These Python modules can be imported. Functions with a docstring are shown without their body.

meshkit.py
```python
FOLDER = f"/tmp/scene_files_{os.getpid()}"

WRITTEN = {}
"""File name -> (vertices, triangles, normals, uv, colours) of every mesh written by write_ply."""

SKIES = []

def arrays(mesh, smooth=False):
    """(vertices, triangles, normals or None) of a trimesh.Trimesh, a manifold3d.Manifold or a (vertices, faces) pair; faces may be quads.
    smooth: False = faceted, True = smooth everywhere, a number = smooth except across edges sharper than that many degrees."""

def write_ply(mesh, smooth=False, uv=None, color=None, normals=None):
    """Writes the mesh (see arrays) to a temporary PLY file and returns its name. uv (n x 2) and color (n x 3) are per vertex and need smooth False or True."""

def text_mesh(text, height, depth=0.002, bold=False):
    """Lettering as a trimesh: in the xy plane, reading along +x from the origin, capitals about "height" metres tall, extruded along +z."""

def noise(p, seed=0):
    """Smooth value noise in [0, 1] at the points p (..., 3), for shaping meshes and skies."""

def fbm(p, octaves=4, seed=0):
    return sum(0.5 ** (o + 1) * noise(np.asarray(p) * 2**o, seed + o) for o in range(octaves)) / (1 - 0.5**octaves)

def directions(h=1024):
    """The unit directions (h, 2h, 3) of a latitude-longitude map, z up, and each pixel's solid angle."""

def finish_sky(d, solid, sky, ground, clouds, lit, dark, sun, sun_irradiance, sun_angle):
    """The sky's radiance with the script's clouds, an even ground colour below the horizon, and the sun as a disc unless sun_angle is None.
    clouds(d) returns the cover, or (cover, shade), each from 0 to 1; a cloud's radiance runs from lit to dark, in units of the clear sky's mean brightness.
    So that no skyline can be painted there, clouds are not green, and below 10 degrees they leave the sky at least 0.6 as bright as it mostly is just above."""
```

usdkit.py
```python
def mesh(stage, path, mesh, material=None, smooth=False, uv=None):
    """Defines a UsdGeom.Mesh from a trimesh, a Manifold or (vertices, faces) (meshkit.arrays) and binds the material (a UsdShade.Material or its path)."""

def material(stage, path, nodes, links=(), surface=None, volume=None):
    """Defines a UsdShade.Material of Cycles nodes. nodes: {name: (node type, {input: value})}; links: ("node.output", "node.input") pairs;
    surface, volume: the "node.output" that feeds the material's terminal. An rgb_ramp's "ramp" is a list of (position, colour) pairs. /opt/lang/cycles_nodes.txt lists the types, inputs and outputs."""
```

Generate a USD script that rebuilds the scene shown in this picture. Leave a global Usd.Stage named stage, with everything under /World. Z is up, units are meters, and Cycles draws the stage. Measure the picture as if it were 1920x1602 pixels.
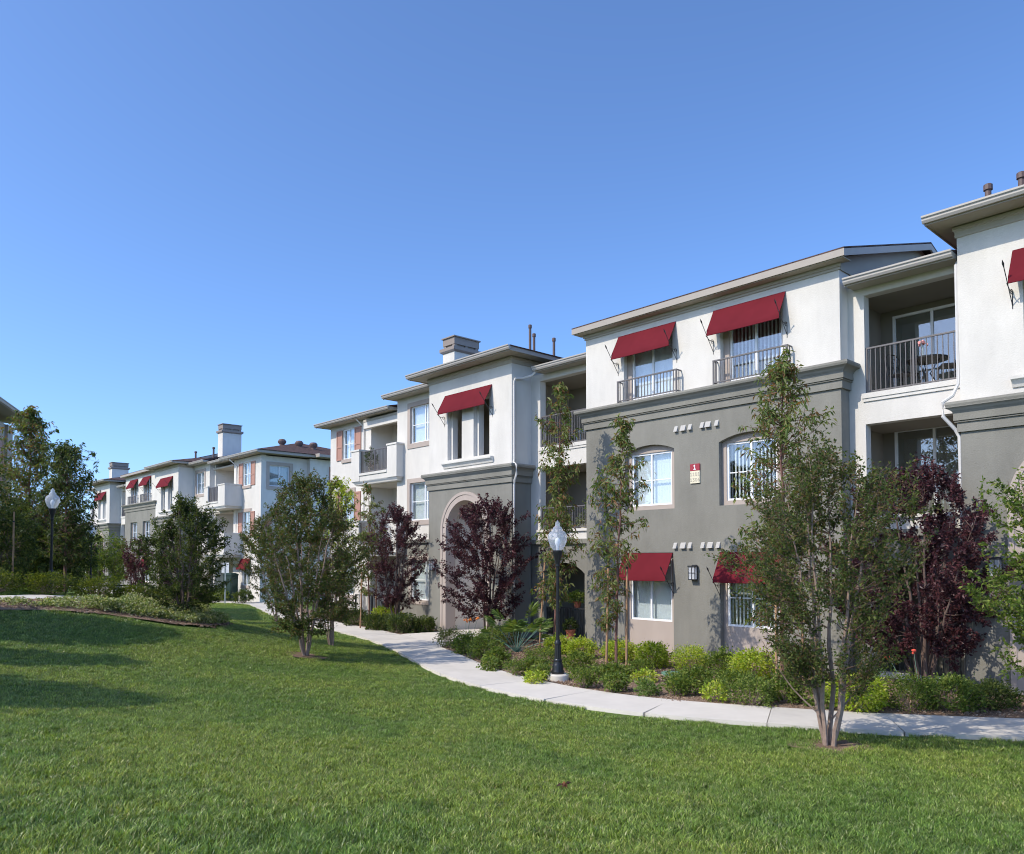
import math, random
import numpy as np, trimesh, usdkit, meshkit
from pxr import Usd, UsdGeom, UsdLux, UsdShade, Gf, Sdf, Vt
from shapely.geometry import Polygon, Point
from shapely.prepared import prep
from scipy.spatial import Delaunay

stage = Usd.Stage.CreateInMemory()
UsdGeom.SetStageUpAxis(stage, 'Z'); UsdGeom.SetStageMetersPerUnit(stage, 1.0)
world = UsdGeom.Xform.Define(stage, '/World'); stage.SetDefaultPrim(world.GetPrim())
UsdGeom.Scope.Define(stage, '/World/Looks')

# ---------------------------------------------------------------- camera, sky, sun
cam = UsdGeom.Camera.Define(stage, '/World/camera')
cam.AddTranslateOp().Set((0, 0, 2.5)); cam.AddRotateXOp().Set(90 + 2.1)
cam.CreateHorizontalApertureAttr(36.0); cam.CreateVerticalApertureAttr(36.0 * 1602 / 1920)
cam.CreateFocalLengthAttr(36.0 * 1449 / 1920); cam.CreateVerticalApertureOffsetAttr(3.673)
cam.CreateClippingRangeAttr((0.05, 5000.0))
EXPOSURE = 0.90
cam.CreateExposureAttr(EXPOSURE)
SUN_EL = math.radians(42.0); SUN_XY = (-0.905, -0.425)
SKY_STRENGTH, SUN_INTENSITY = 0.15, 0.59
dome = UsdLux.DomeLight.Define(stage, '/World/sky')
dome.GetPrim().SetCustomDataByKey('kind', 'structure')
sky = usdkit.material(stage, '/World/Looks/sky_air', {
    's': ('sky_texture', dict(sky_type='single_scattering', sun_disc=False, sun_elevation=SUN_EL, sun_rotation=math.atan2(*SUN_XY),
                              altitude=100.0, air_density=0.8, aerosol_density=1.3, ozone_density=9.0)),
    'b': ('background_shader', dict(strength=SKY_STRENGTH))}, [('s.color', 'b.color')], surface='b.background')
UsdShade.MaterialBindingAPI.Apply(dome.GetPrim()).Bind(sky)
sun = UsdLux.DistantLight.Define(stage, '/World/sun')
sun.CreateIntensityAttr(SUN_INTENSITY); sun.CreateAngleAttr(0.53); sun.CreateNormalizeAttr(True); sun.CreateColorAttr(Gf.Vec3f(1.0, 0.925, 0.80))
sun.AddRotateZOp().Set(math.degrees(math.atan2(SUN_XY[0], -SUN_XY[1]))); sun.AddRotateXOp().Set(90 - math.degrees(SUN_EL))

# ---------------------------------------------------------------- names, things, meshes
_count = {}
def numbered(parent, name):
    k = (str(parent), name); n = _count.get(k, 0); _count[k] = n + 1
    return f'{parent}/{name}' + (f'_{n:03d}' if n else '')
def tag(prim, label=None, cat=None, group=None, kind=None):
    for k, v in (('label', label), ('category', cat), ('group', group), ('kind', kind)):
        if v: prim.SetCustomDataByKey(k, v)
    return prim
def thing(name, label, cat, loc=(0, 0, 0), rotz=0.0, group=None, kind=None):
    x = UsdGeom.Xform.Define(stage, numbered('/World', name))
    x.AddTranslateOp().Set(tuple(map(float, loc))); x.AddRotateZOp().Set(float(rotz))
    return tag(x.GetPrim(), label, cat, group, kind)

class MB:
    """Collects shapes that become ONE mesh."""
    def __init__(s): s.v, s.f, s.n = [], [], 0
    def add(s, v, f):
        v = np.asarray(v, float); f = np.asarray(f, int)
        if f.shape[1] == 4: f = np.vstack([f[:, [0, 1, 2]], f[:, [0, 2, 3]]])
        f = f[(f[:, 0] != f[:, 1]) & (f[:, 1] != f[:, 2]) & (f[:, 0] != f[:, 2])]
        s.v.append(v); s.f.append(f + s.n); s.n += len(v); return s
    def tm(s, m): return s.add(m.vertices, m.faces)
    def box(s, x0, x1, y0, y1, z0, z1):
        x0, x1 = min(x0, x1), max(x0, x1); y0, y1 = min(y0, y1), max(y0, y1); z0, z1 = min(z0, z1), max(z0, z1)
        v = [(x, y, z) for z in (z0, z1) for y in (y0, y1) for x in (x0, x1)]
        return s.add(v, [(0, 2, 3, 1), (4, 5, 7, 6), (0, 1, 5, 4), (2, 6, 7, 3), (0, 4, 6, 2), (1, 3, 7, 5)])
    def prism(s, poly, y0, y1):
        """polygon in (x, z), extruded along y"""
        if isinstance(poly, (list, tuple)): poly = Polygon(poly)
        m = trimesh.creation.extrude_polygon(poly, y1 - y0, engine='earcut')
        v = np.array(m.vertices)[:, [0, 2, 1]]; v[:, 1] += y0
        return s.add(v, np.array(m.faces)[:, ::-1])
    def prism_x(s, poly, x0, x1):
        """polygon in (y, z), extruded along x"""
        m = trimesh.creation.extrude_polygon(Polygon(poly), x1 - x0, engine='earcut')
        v = np.array(m.vertices)[:, [2, 0, 1]]; v[:, 0] += x0
        return s.add(v, np.array(m.faces))
    def loft(s, rects):
        """rects: (x0, x1, y0, y1, z) stacked upwards, closed at both ends"""
        v = [p for (a, b, c, d, z) in rects for p in ((a, c, z), (b, c, z), (b, d, z), (a, d, z))]
        f = [(0, 3, 2, 1)]
        for i in range(len(rects) - 1):
            k = 4 * i; f += [(k + j, k + (j + 1) % 4, k + 4 + (j + 1) % 4, k + 4 + j) for j in range(4)]
        k = 4 * (len(rects) - 1); f.append((k, k + 1, k + 2, k + 3))
        return s.add(v, f)
    def tube(s, pts, r, sides=6, cap=True):
        p = np.asarray(pts, float); r = np.broadcast_to(np.asarray(r, float), (len(p),))
        t = np.gradient(p, axis=0); t /= np.linalg.norm(t, axis=1, keepdims=True) + 1e-12
        ref = np.array([0, 0, 1.0]) if abs(t[0, 2]) < 0.9 else np.array([1.0, 0, 0])
        a = np.cross(t, ref); a /= np.linalg.norm(a, axis=1, keepdims=True) + 1e-12
        b = np.cross(t, a); an = np.arange(sides) * 2 * np.pi / sides
        v = p[:, None] + r[:, None, None] * (np.cos(an)[None, :, None] * a[:, None] + np.sin(an)[None, :, None] * b[:, None])
        i, j = np.meshgrid(np.arange(len(p) - 1), np.arange(sides), indexing='ij')
        q = np.stack([i * sides + j, i * sides + (j + 1) % sides, (i + 1) * sides + (j + 1) % sides, (i + 1) * sides + j], -1).reshape(-1, 4)
        v = v.reshape(-1, 3); f = [np.vstack([q[:, [0, 1, 2]], q[:, [0, 2, 3]]])]
        if cap:
            n = len(v); v = np.vstack([v, p[:1], p[-1:]]); k = np.arange(sides); e = (len(p) - 1) * sides
            f += [np.stack([np.full(sides, n), (k + 1) % sides, k], 1), np.stack([np.full(sides, n + 1), e + k, e + (k + 1) % sides], 1)]
        return s.add(v, np.vstack(f))
    def lathe(s, prof, c=(0, 0, 0), sides=16, flute=0.0):
        """prof: (radius, z) from the bottom up"""
        an = np.arange(sides) * 2 * np.pi / sides
        v = [(c[0] + r * (1 - flute * (k % 2)) * math.cos(a), c[1] + r * (1 - flute * (k % 2)) * math.sin(a), c[2] + z) for r, z in prof for k, a in enumerate(an)]
        f = [(i * sides + j, i * sides + (j + 1) % sides, (i + 1) * sides + (j + 1) % sides, (i + 1) * sides + j) for i in range(len(prof) - 1) for j in range(sides)]
        return s.add(v, f)
    def build(s, name, mat, parent='/World', smooth=False, T=None, label=None, colors=None):
        parent = str(parent.GetPath()) if hasattr(parent, 'GetPath') else parent
        v, f = np.vstack(s.v), np.vstack(s.f)
        if T is not None: v = v @ T[:3, :3].T + T[:3, 3]
        m = usdkit.mesh(stage, numbered(parent, name), (v, f), mat, smooth=smooth)
        if colors is not None:
            UsdGeom.PrimvarsAPI(m).CreatePrimvar('tint', Sdf.ValueTypeNames.Color3fArray, 'vertex').Set(Vt.Vec3fArray.FromNumpy(np.asarray(colors, np.float32)))
        if label: m.GetPrim().SetCustomDataByKey('label', label)
        return m.GetPrim()

# ---------------------------------------------------------------- materials
def mat(name, nodes, links, surface): return usdkit.material(stage, '/World/Looks/' + name, nodes, links, surface=surface)
def plain(name, col, rough=0.6, var=0.10, scale=3.0, bump=0.0, bscale=60.0, metal=0.0, spec=0.5, big=0.0):
    """A colour with uneven tone at two scales and fine relief."""
    c = np.array(col, float)
    nodes = {'g': ('geometry', {}), 'n': ('noise_texture', dict(scale=scale, detail=5.0, roughness=0.6)),
             'r': ('rgb_ramp', {'ramp': [(0.25, tuple(c * (1 - var))), (0.75, tuple(np.minimum(c * (1 + var), 0.95)))]}),
             'p': ('principled_bsdf', dict(roughness=rough, metallic=metal, specular_ior_level=spec))}
    links = [('g.position', 'n.vector'), ('n.fac', 'r.fac')]
    last = 'r.color'
    if big:
        nodes |= {'m': ('mapping', dict(scale=(1.0, 1.0, 0.25))), 'n2': ('noise_texture', dict(scale=0.9, detail=6.0, roughness=0.7)),
                  'r2': ('rgb_ramp', {'ramp': [(0.35, (1 - big,) * 3), (0.6, (1, 1, 1))]}), 'x': ('mix_color', dict(blend_type='multiply', fac=1.0))}
        links += [('g.position', 'm.vector'), ('m.vector', 'n2.vector'), ('n2.fac', 'r2.fac'), (last, 'x.a'), ('r2.color', 'x.b')]; last = 'x.result'
    links.append((last, 'p.base_color'))
    if bump:
        nodes |= {'nb': ('noise_texture', dict(scale=bscale, detail=4.0, roughness=0.65)), 'b': ('bump', dict(strength=bump, distance=0.01))}
        links += [('g.position', 'nb.vector'), ('nb.fac', 'b.height'), ('b.normal', 'p.normal')]
    return mat(name, nodes, links, 'p.BSDF')

M = {}
M['white'] = plain('white_stucco', (0.625, 0.59, 0.535), 0.9, 0.05, 1.2, 0.6, 34.0, spec=0.2, big=0.12)
M['grey'] = plain('grey_stucco', (0.225, 0.215, 0.185), 0.9, 0.11, 0.8, 0.65, 34.0, spec=0.2, big=0.17)
M['taupe'] = plain('taupe_trim', (0.40, 0.335, 0.29), 0.85, 0.04, 2.0, 0.25, 45.0, spec=0.2, big=0.05)
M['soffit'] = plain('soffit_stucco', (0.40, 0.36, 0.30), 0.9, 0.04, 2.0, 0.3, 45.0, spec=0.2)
M['fascia'] = plain('fascia_paint', (0.33, 0.285, 0.24), 0.6, 0.05, 4.0)
M['gutter'] = plain('gutter_paint', (0.36, 0.325, 0.285), 0.5, 0.04, 4.0)
M['spout'] = plain('downspout_paint', (0.58, 0.555, 0.52), 0.5, 0.04, 4.0)
M['vinyl'] = plain('white_vinyl', (0.78, 0.78, 0.78), 0.4, 0.02, 4.0)
M['blind'] = plain('blind_white', (0.80, 0.80, 0.79), 0.6, 0.03, 6.0)
M['curtain'] = plain('curtain_cloth', (0.72, 0.71, 0.69), 0.8, 0.06, 5.0)
M['awning'] = plain('maroon_canvas', (0.126, 0.0125, 0.019), 0.9, 0.13, 1.3, 0.15, 300.0, spec=0.12)
M['iron'] = plain('black_iron', (0.018, 0.018, 0.019), 0.45, 0.15, 20.0)
M['rail'] = plain('rail_paint', (0.115, 0.103, 0.10), 0.5, 0.08, 10.0)
M['shutter'] = plain('terracotta_shutter', (0.375, 0.195, 0.14), 0.6, 0.05, 5.0)
M['recess'] = plain('recess_shade_stucco', (0.25, 0.225, 0.185), 0.9, 0.05, 2.0, 0.3, 45.0, spec=0.15)  # wall stucco darkened: shade inside the balcony recesses is put into the base colour
M['cap'] = plain('cap_paint', (0.235, 0.195, 0.17), 0.8, 0.05, 4.0)
M['door'] = plain('door_paint', (0.20, 0.215, 0.205), 0.5, 0.05, 4.0)
M['room'] = plain('room_wall', (0.16, 0.15, 0.14), 0.9, 0.06, 2.0)
M['pipe'] = plain('vent_pipe_paint', (0.105, 0.066, 0.058), 0.6, 0.10, 8.0)
M['concrete'] = plain('concrete', (0.615, 0.565, 0.495), 0.9, 0.05, 2.5, 0.3, 90.0, spec=0.2, big=0.07)
M['slab_a'] = plain('slab_concrete_a', (0.60, 0.55, 0.48), 0.9, 0.06, 2.2, 0.3, 90.0, spec=0.2, big=0.10); M['slab_b'] = plain('slab_concrete_b', (0.565, 0.52, 0.455), 0.9, 0.06, 3.1, 0.3, 90.0, spec=0.2, big=0.12)
M['concrete_grey'] = plain('concrete_grey', (0.42, 0.40, 0.37), 0.9, 0.06, 4.0, 0.3, 90.0, spec=0.2)
M['lamp_black'] = plain('lamp_black_paint', (0.012, 0.012, 0.013), 0.32, 0.15, 15.0)
M['terracotta'] = plain('terracotta_pot', (0.42, 0.13, 0.07), 0.8, 0.08, 10.0)
M['red'] = plain('red_enamel', (0.30, 0.022, 0.035), 0.5, 0.04, 6.0)
M['cream'] = plain('cream_enamel', (0.66, 0.60, 0.44), 0.5, 0.03, 6.0)
M['stake'] = plain('stake_wood', (0.36, 0.21, 0.115), 0.85, 0.22, 14.0, 0.3, 60.0)
M['bark_pale'] = plain('bark_pale', (0.27, 0.19, 0.145), 0.85, 0.30, 16.0, 0.4, 70.0)
M['bark_dark'] = plain('bark_dark', (0.125, 0.082, 0.065), 0.85, 0.25, 16.0, 0.4, 70.0)
M['bark_twig'] = plain('bark_twig', (0.13, 0.082, 0.06), 0.85, 0.25, 16.0)
M['bark_red'] = plain('bark_red', (0.155, 0.075, 0.058), 0.8, 0.22, 16.0, 0.3, 70.0)
M['yellow'] = plain('yellow_paint', (0.62, 0.42, 0.03), 0.5, 0.06, 8.0)
M['green_box'] = plain('green_box_paint', (0.012, 0.035, 0.026), 0.5, 0.08, 6.0)
M['lid'] = plain('green_plastic', (0.10, 0.20, 0.14), 0.6, 0.08, 6.0)
M['steel'] = plain('galvanised_post', (0.30, 0.34, 0.34), 0.5, 0.06, 6.0)
M['pink'] = plain('pink_petals', (0.75, 0.32, 0.30), 0.7, 0.2, 30.0)
M['bloom_red'] = plain('red_petals', (0.62, 0.08, 0.05), 0.7, 0.2, 30.0)
M['orange'] = plain('orange_petals', (0.75, 0.22, 0.04), 0.7, 0.2, 30.0)
M['bluegrey'] = plain('bluegrey_plastic', (0.10, 0.16, 0.24), 0.5, 0.05, 6.0)

def roof_mat():
    n = {'g': ('geometry', {}), 'm': ('mapping', dict(rotation=(0, 0, math.radians(47.67)))),
         'b': ('brick_texture', dict(scale=1.0, brick_width=0.3, row_height=0.14, mortar_size=0.006, color1=(0.105, 0.064, 0.054), color2=(0.068, 0.045, 0.04), mortar=(0.03, 0.022, 0.02))),
         'n': ('noise_texture', dict(scale=9.0, detail=5.0)), 'r': ('rgb_ramp', {'ramp': [(0.3, (0.7, 0.7, 0.7)), (0.7, (1.25, 1.2, 1.2))]}),
         'x': ('mix_color', dict(blend_type='multiply', fac=1.0, use_clamp=False)), 'p': ('principled_bsdf', dict(roughness=0.9, specular_ior_level=0.2)), 'bp': ('bump', dict(strength=0.5, distance=0.02))}
    return mat('roof_shingle', n, [('g.position', 'm.vector'), ('m.vector', 'b.vector'), ('g.position', 'n.vector'), ('n.fac', 'r.fac'), ('b.color', 'x.a'), ('r.color', 'x.b'), ('x.result', 'p.base_color'), ('b.fac', 'bp.height'), ('bp.normal', 'p.normal')], 'p.BSDF')
M['roof'] = roof_mat()
def pane_mat(name, tint, ior=1.55, haze=0.0):
    n = {'lw': ('layer_weight', dict(blend=0.5)), 'pw': ('math', dict(math_type='power', value2=3.5)), 'f': ('math', dict(math_type='multiply_add', value2=0.8, value3=ior)), 't': ('transparent_bsdf', dict(color=tint)), 'g': ('glossy_bsdf', dict(color=(1, 1, 1), roughness=0.02)), 'm': ('mix_closure', {})}
    l = [('lw.facing', 'pw.value1'), ('pw.value', 'f.value1'), ('f.value', 'm.fac'), ('t.BSDF', 'm.closure1'), ('g.BSDF', 'm.closure2')]; out = 'm.closure'
    if haze:
        n |= {'d': ('diffuse_bsdf', dict(color=(0.85, 0.86, 0.88))), 'tr': ('translucent_bsdf', dict(color=(0.85, 0.86, 0.88))), 'a': ('mix_closure', dict(fac=0.5)), 'm2': ('mix_closure', dict(fac=haze))}
        l += [('d.BSDF', 'a.closure1'), ('tr.BSDF', 'a.closure2'), ('m.closure', 'm2.closure1'), ('a.closure', 'm2.closure2')]; out = 'm2.closure'
    return mat(name, n, l, out)
M['glass'] = pane_mat('window_glass', (0.90, 0.93, 0.94), 0.11)
M['globe'] = pane_mat('globe_acrylic', (0.93, 0.94, 0.95), 0.05, 0.22)
M['lampglass'] = pane_mat('lamp_frosted', (0.9, 0.9, 0.9), 0.05, 0.75)

def leaf_mat(name, rough=0.5, trans=0.40, spec=0.25, gain=(1.6, 1.4, 0.55)):
    n = {'a': ('attribute', dict(attribute='tint')), 'p': ('principled_bsdf', dict(roughness=rough, specular_ior_level=spec)),
         'c': ('mix_color', dict(blend_type='multiply', fac=1.0, b=gain, use_clamp=False)), 't': ('translucent_bsdf', {}), 'm': ('mix_closure', dict(fac=trans))}
    return mat(name, n, [('a.color', 'p.base_color'), ('a.color', 'c.a'), ('c.result', 't.color'), ('p.BSDF', 'm.closure1'), ('t.BSDF', 'm.closure2')], 'm.closure')
M['leaf'] = leaf_mat('leaf_green')
M['leaf_plum'] = leaf_mat('leaf_plum', 0.45, 0.25, 0.35, (1.6, 0.9, 0.9))
M['leaf_gloss'] = leaf_mat('leaf_glossy', 0.48, 0.34, 0.28)
M['grass'] = leaf_mat('grass_blade', 0.36, 0.33, 0.5, (1.4, 1.3, 0.6))

def lawn_mat():
    n = {'g': ('geometry', {}), 'n1': ('noise_texture', dict(scale=0.45, detail=4.0)), 'n2': ('noise_texture', dict(scale=38.0, detail=4.0, roughness=0.7)),
         'r1': ('rgb_ramp', {'ramp': [(0.3, (0.075, 0.125, 0.024)), (0.7, (0.115, 0.17, 0.038))]}), 'r2': ('rgb_ramp', {'ramp': [(0.3, (0.55, 0.55, 0.5)), (0.7, (1.3, 1.3, 1.2))]}),
         'x': ('mix_color', dict(blend_type='multiply', fac=1.0, use_clamp=False)), 'p': ('principled_bsdf', dict(roughness=0.9, specular_ior_level=0.15)), 'b': ('bump', dict(strength=0.8, distance=0.03))}
    return mat('lawn_ground', n, [('g.position', 'n1.vector'), ('g.position', 'n2.vector'), ('n1.fac', 'r1.fac'), ('n2.fac', 'r2.fac'), ('r1.color', 'x.a'), ('r2.color', 'x.b'), ('x.result', 'p.base_color'), ('n2.fac', 'b.height'), ('b.normal', 'p.normal')], 'p.BSDF')
M['lawn'] = lawn_mat()
def soil_mat():
    n = {'g': ('geometry', {}), 'n1': ('noise_texture', dict(scale=2.0, detail=5.0)), 'v': ('voronoi_texture', dict(scale=32.0)), 'n2': ('noise_texture', dict(scale=60.0, detail=4.0)),
         'r1': ('rgb_ramp', {'ramp': [(0.3, (0.20, 0.14, 0.10)), (0.7, (0.32, 0.235, 0.175))]}), 'r2': ('rgb_ramp', {'ramp': [(0.25, (0.45, 0.42, 0.4)), (0.75, (1.3, 1.25, 1.2))]}),
         'x': ('mix_color', dict(blend_type='multiply', fac=1.0, use_clamp=False)), 'p': ('principled_bsdf', dict(roughness=0.95, specular_ior_level=0.1)), 'b': ('bump', dict(strength=0.9, distance=0.03))}
    return mat('bark_mulch', n, [('g.position', 'n1.vector'), ('g.position', 'v.vector'), ('g.position', 'n2.vector'), ('n1.fac', 'r1.fac'), ('n2.fac', 'r2.fac'), ('r1.color', 'x.a'), ('r2.color', 'x.b'), ('x.result', 'p.base_color'), ('v.distance', 'b.height'), ('b.normal', 'p.normal')], 'p.BSDF')
M['soil'] = soil_mat()

# ---------------------------------------------------------------- terrain
PATH_MID = np.array([(20, 9.5), (11, 11), (7.4, 11.45), (5.2, 11.95), (4.0, 12.45), (2.9, 12.85), (1.9, 13.45), (0.9, 14.3), (0.2, 15.2), (-.55, 16.3), (-1.25, 17.8), (-1.95, 19.8), (-2.9, 22.3),
                     (-3.9, 24.6), (-5.3, 27), (-6.8, 29.2), (-8.6, 32.2), (-10.5, 35.8), (-12.3, 39.8), (-14.2, 43.9), (-16.2, 45.6), (-19, 47.0), (-25.1, 53.6), (-42, 72.2), (-60, 92)], float)
def sdist(x, y):
    a, b = PATH_MID[:-1], PATH_MID[1:]; ab = b - a
    q = np.stack([np.asarray(x, float), np.asarray(y, float)], -1)[..., None, :]
    t = np.clip(((q - a) * ab).sum(-1) / (ab ** 2).sum(-1), 0, 1)
    r = q - (a + t[..., None] * ab); d = np.linalg.norm(r, axis=-1); i = d.argmin(-1)[..., None]
    cr = ab[:, 0] * r[..., 1] - ab[:, 1] * r[..., 0]
    dd = np.take_along_axis(d, i, -1)[..., 0]; c = np.take_along_axis(cr, i, -1)[..., 0]
    return np.where(c > 0, dd, -dd)
def ground_z(x, y):
    x, y = np.asarray(x, float), np.asarray(y, float)
    t = np.clip((sdist(x, y) - .75) / 13, 0, 1)
    return .9 * t * t * (3 - 2 * t) + 1.0 * np.exp(-((x + 13.5) ** 2 / 50 + (y - 21) ** 2 / 18)) * np.clip(t * 4, 0, 1)
def at(x, y, dz=0.0): return (x, y, float(ground_z(x, y)) + dz)

def grid_axis(lo, hi, near_lo, near_hi, step):
    near = np.arange(near_lo, near_hi + step / 2, step); k = np.geomspace(step, 1, 1)
    out_hi, s = [near_hi], step
    while out_hi[-1] < hi: s *= 1.35; out_hi.append(out_hi[-1] + s)
    out_lo, s = [near_lo], step
    while out_lo[-1] > lo: s *= 1.35; out_lo.append(out_lo[-1] - s)
    return np.concatenate([out_lo[:0:-1], near, out_hi[1:]])
gx, gy = grid_axis(-900, 900, -22, 12, 0.4), grid_axis(-300, 1500, -2, 50, 0.4)
X, Y = np.meshgrid(gx, gy)
Z = np.concatenate([ground_z(X[i], Y[i]) for i in range(len(gy))]).reshape(X.shape) - 0.03
n = len(gx); idx = (np.arange(len(gy) - 1)[:, None] * n + np.arange(n - 1)[None]).ravel()
mb = MB(); mb.add(np.stack([X.ravel(), Y.ravel(), Z.ravel()], 1), np.stack([idx, idx + 1, idx + n + 1, idx + n], 1))
tag(mb.build('ground', M['lawn'], smooth=True), kind='structure')

def drape(poly, step, dz, rough=0.0, seed=0):
    """A sheet that follows the ground inside a polygon."""
    poly = Polygon(poly); x0, y0, x1, y1 = poly.bounds
    P, Q = np.meshgrid(np.arange(x0, x1, step), np.arange(y0, y1, step)); pp = prep(poly.buffer(-step * 0.3))
    pts = [(x, y) for x, y in zip(P.ravel(), Q.ravel()) if pp.contains(Point(x, y))]
    L = poly.exterior.length; ring = [poly.exterior.interpolate(t) for t in np.arange(0, L, step)]
    pts = np.array(pts + [(p.x, p.y) for p in ring]); tri = Delaunay(pts).simplices; pin = prep(poly.buffer(1e-6))
    tri = np.array([t for t in tri if pin.contains(Point(*pts[t].mean(0)))])
    c = np.cross(pts[tri[:, 1]] - pts[tri[:, 0]], pts[tri[:, 2]] - pts[tri[:, 0]]); tri[c < 0] = tri[c < 0][:, ::-1]
    z = ground_z(pts[:, 0], pts[:, 1]) + dz
    if rough: z = z + rough * (meshkit.fbm(np.c_[pts * 1.5, np.zeros(len(pts))], 4, seed) - 0.35)
    return np.c_[pts, z], tri

# ---------------------------------------------------------------- paths
def offset_line(line, d):
    t = np.gradient(line, axis=0); t /= np.linalg.norm(t, axis=1, keepdims=True); return line + d * np.c_[-t[:, 1], t[:, 0]]
def resample(line, step):
    s = np.r_[0, np.cumsum(np.linalg.norm(np.diff(line, axis=0), axis=1))]; k = np.arange(0, s[-1], step)
    return np.c_[np.interp(k, s, line[:, 0]), np.interp(k, s, line[:, 1])]
def smooth_line(line, step=0.3, n=6):
    l = resample(line, step)
    for _ in range(n): l[1:-1] = (l[:-2] + 2 * l[1:-1] + l[2:]) / 4
    return l
MID = smooth_line(PATH_MID, 0.3, 8)
path = thing('footpath', 'pale concrete footpath curving between the lawn and the planting beds', 'path', kind='structure')
rng = np.random.default_rng(5)
HW_L, HW_R = 0.66, 0.72
def path_slab(seg, parent, hl, hr, dz):
    a, b = offset_line(seg, hl), offset_line(seg, -hr)
    va = np.c_[a, np.full(len(a), dz)]; vb = np.c_[b, np.full(len(b), dz)]; k = len(a)
    if ground_z(a[:, 0], a[:, 1]).max() > 0.3: va[:, 2] = ground_z(a[:, 0], a[:, 1]) + dz; vb[:, 2] = ground_z(b[:, 0], b[:, 1]) + dz
    v = np.vstack([va, vb, va - [0, 0, .14], vb - [0, 0, .14]]); i = np.arange(k - 1)
    f = [np.stack([i, k + i, k + i + 1, i + 1], 1), np.stack([2 * k + i, i, i + 1, 2 * k + i + 1], 1), np.stack([k + i, 3 * k + i, 3 * k + i + 1, k + i + 1], 1),
         np.array([[0, 2 * k, 3 * k, k], [k - 1, 2 * k - 1, 4 * k - 1, 3 * k - 1]])]
    m = MB(); m.add(v, np.vstack(f)[:, ::-1]); m.build('slab', M[('concrete', 'slab_a', 'slab_b')[int(rng.integers(0, 3))]], parent)
step = 6
for i in range(0, len(MID) - step, step):
    seg = MID[i:i + step + 1].copy(); d0 = seg[1] - seg[0]; d1 = seg[-1] - seg[-2]
    seg[0] += d0 / np.linalg.norm(d0) * 0.006; seg[-1] -= d1 / np.linalg.norm(d1) * 0.006
    path_slab(seg, path, HW_L + rng.uniform(-.004, .004), HW_R + rng.uniform(-.004, .004), 0.035 + rng.uniform(-.002, .002))
spur = MB(); P = [(-3.55, 22.0), (-2.15, 21.6), (-1.65, 23.6), (-0.95, 25.35), (-2.35, 26.9), (-3.6, 25.9), (-4.3, 24.3)]
m = trimesh.creation.extrude_polygon(Polygon(P), 0.13, engine='earcut'); m.apply_translation((0, 0, -0.10)); spur.tm(m).build('slab', M['concrete'], path)
LW = smooth_line(np.array([(-16.5, 16.9), (-14.2, 17.9), (-12.6, 19.1), (-11.3, 20.45), (-10.2, 21.9), (-10.0, 24)], float), 0.25, 4)
path2 = thing('footpath', 'short strip of concrete walk between the low hedge and the mulch on the left', 'path', kind='structure')
for i in range(0, len(LW) - 6, 6):
    seg = LW[i:i + 7].copy(); seg[-1] += (seg[-2] - seg[-1]) * 0.04; path_slab(seg, path2, 0.3, 0.3, 0.02)

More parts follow.
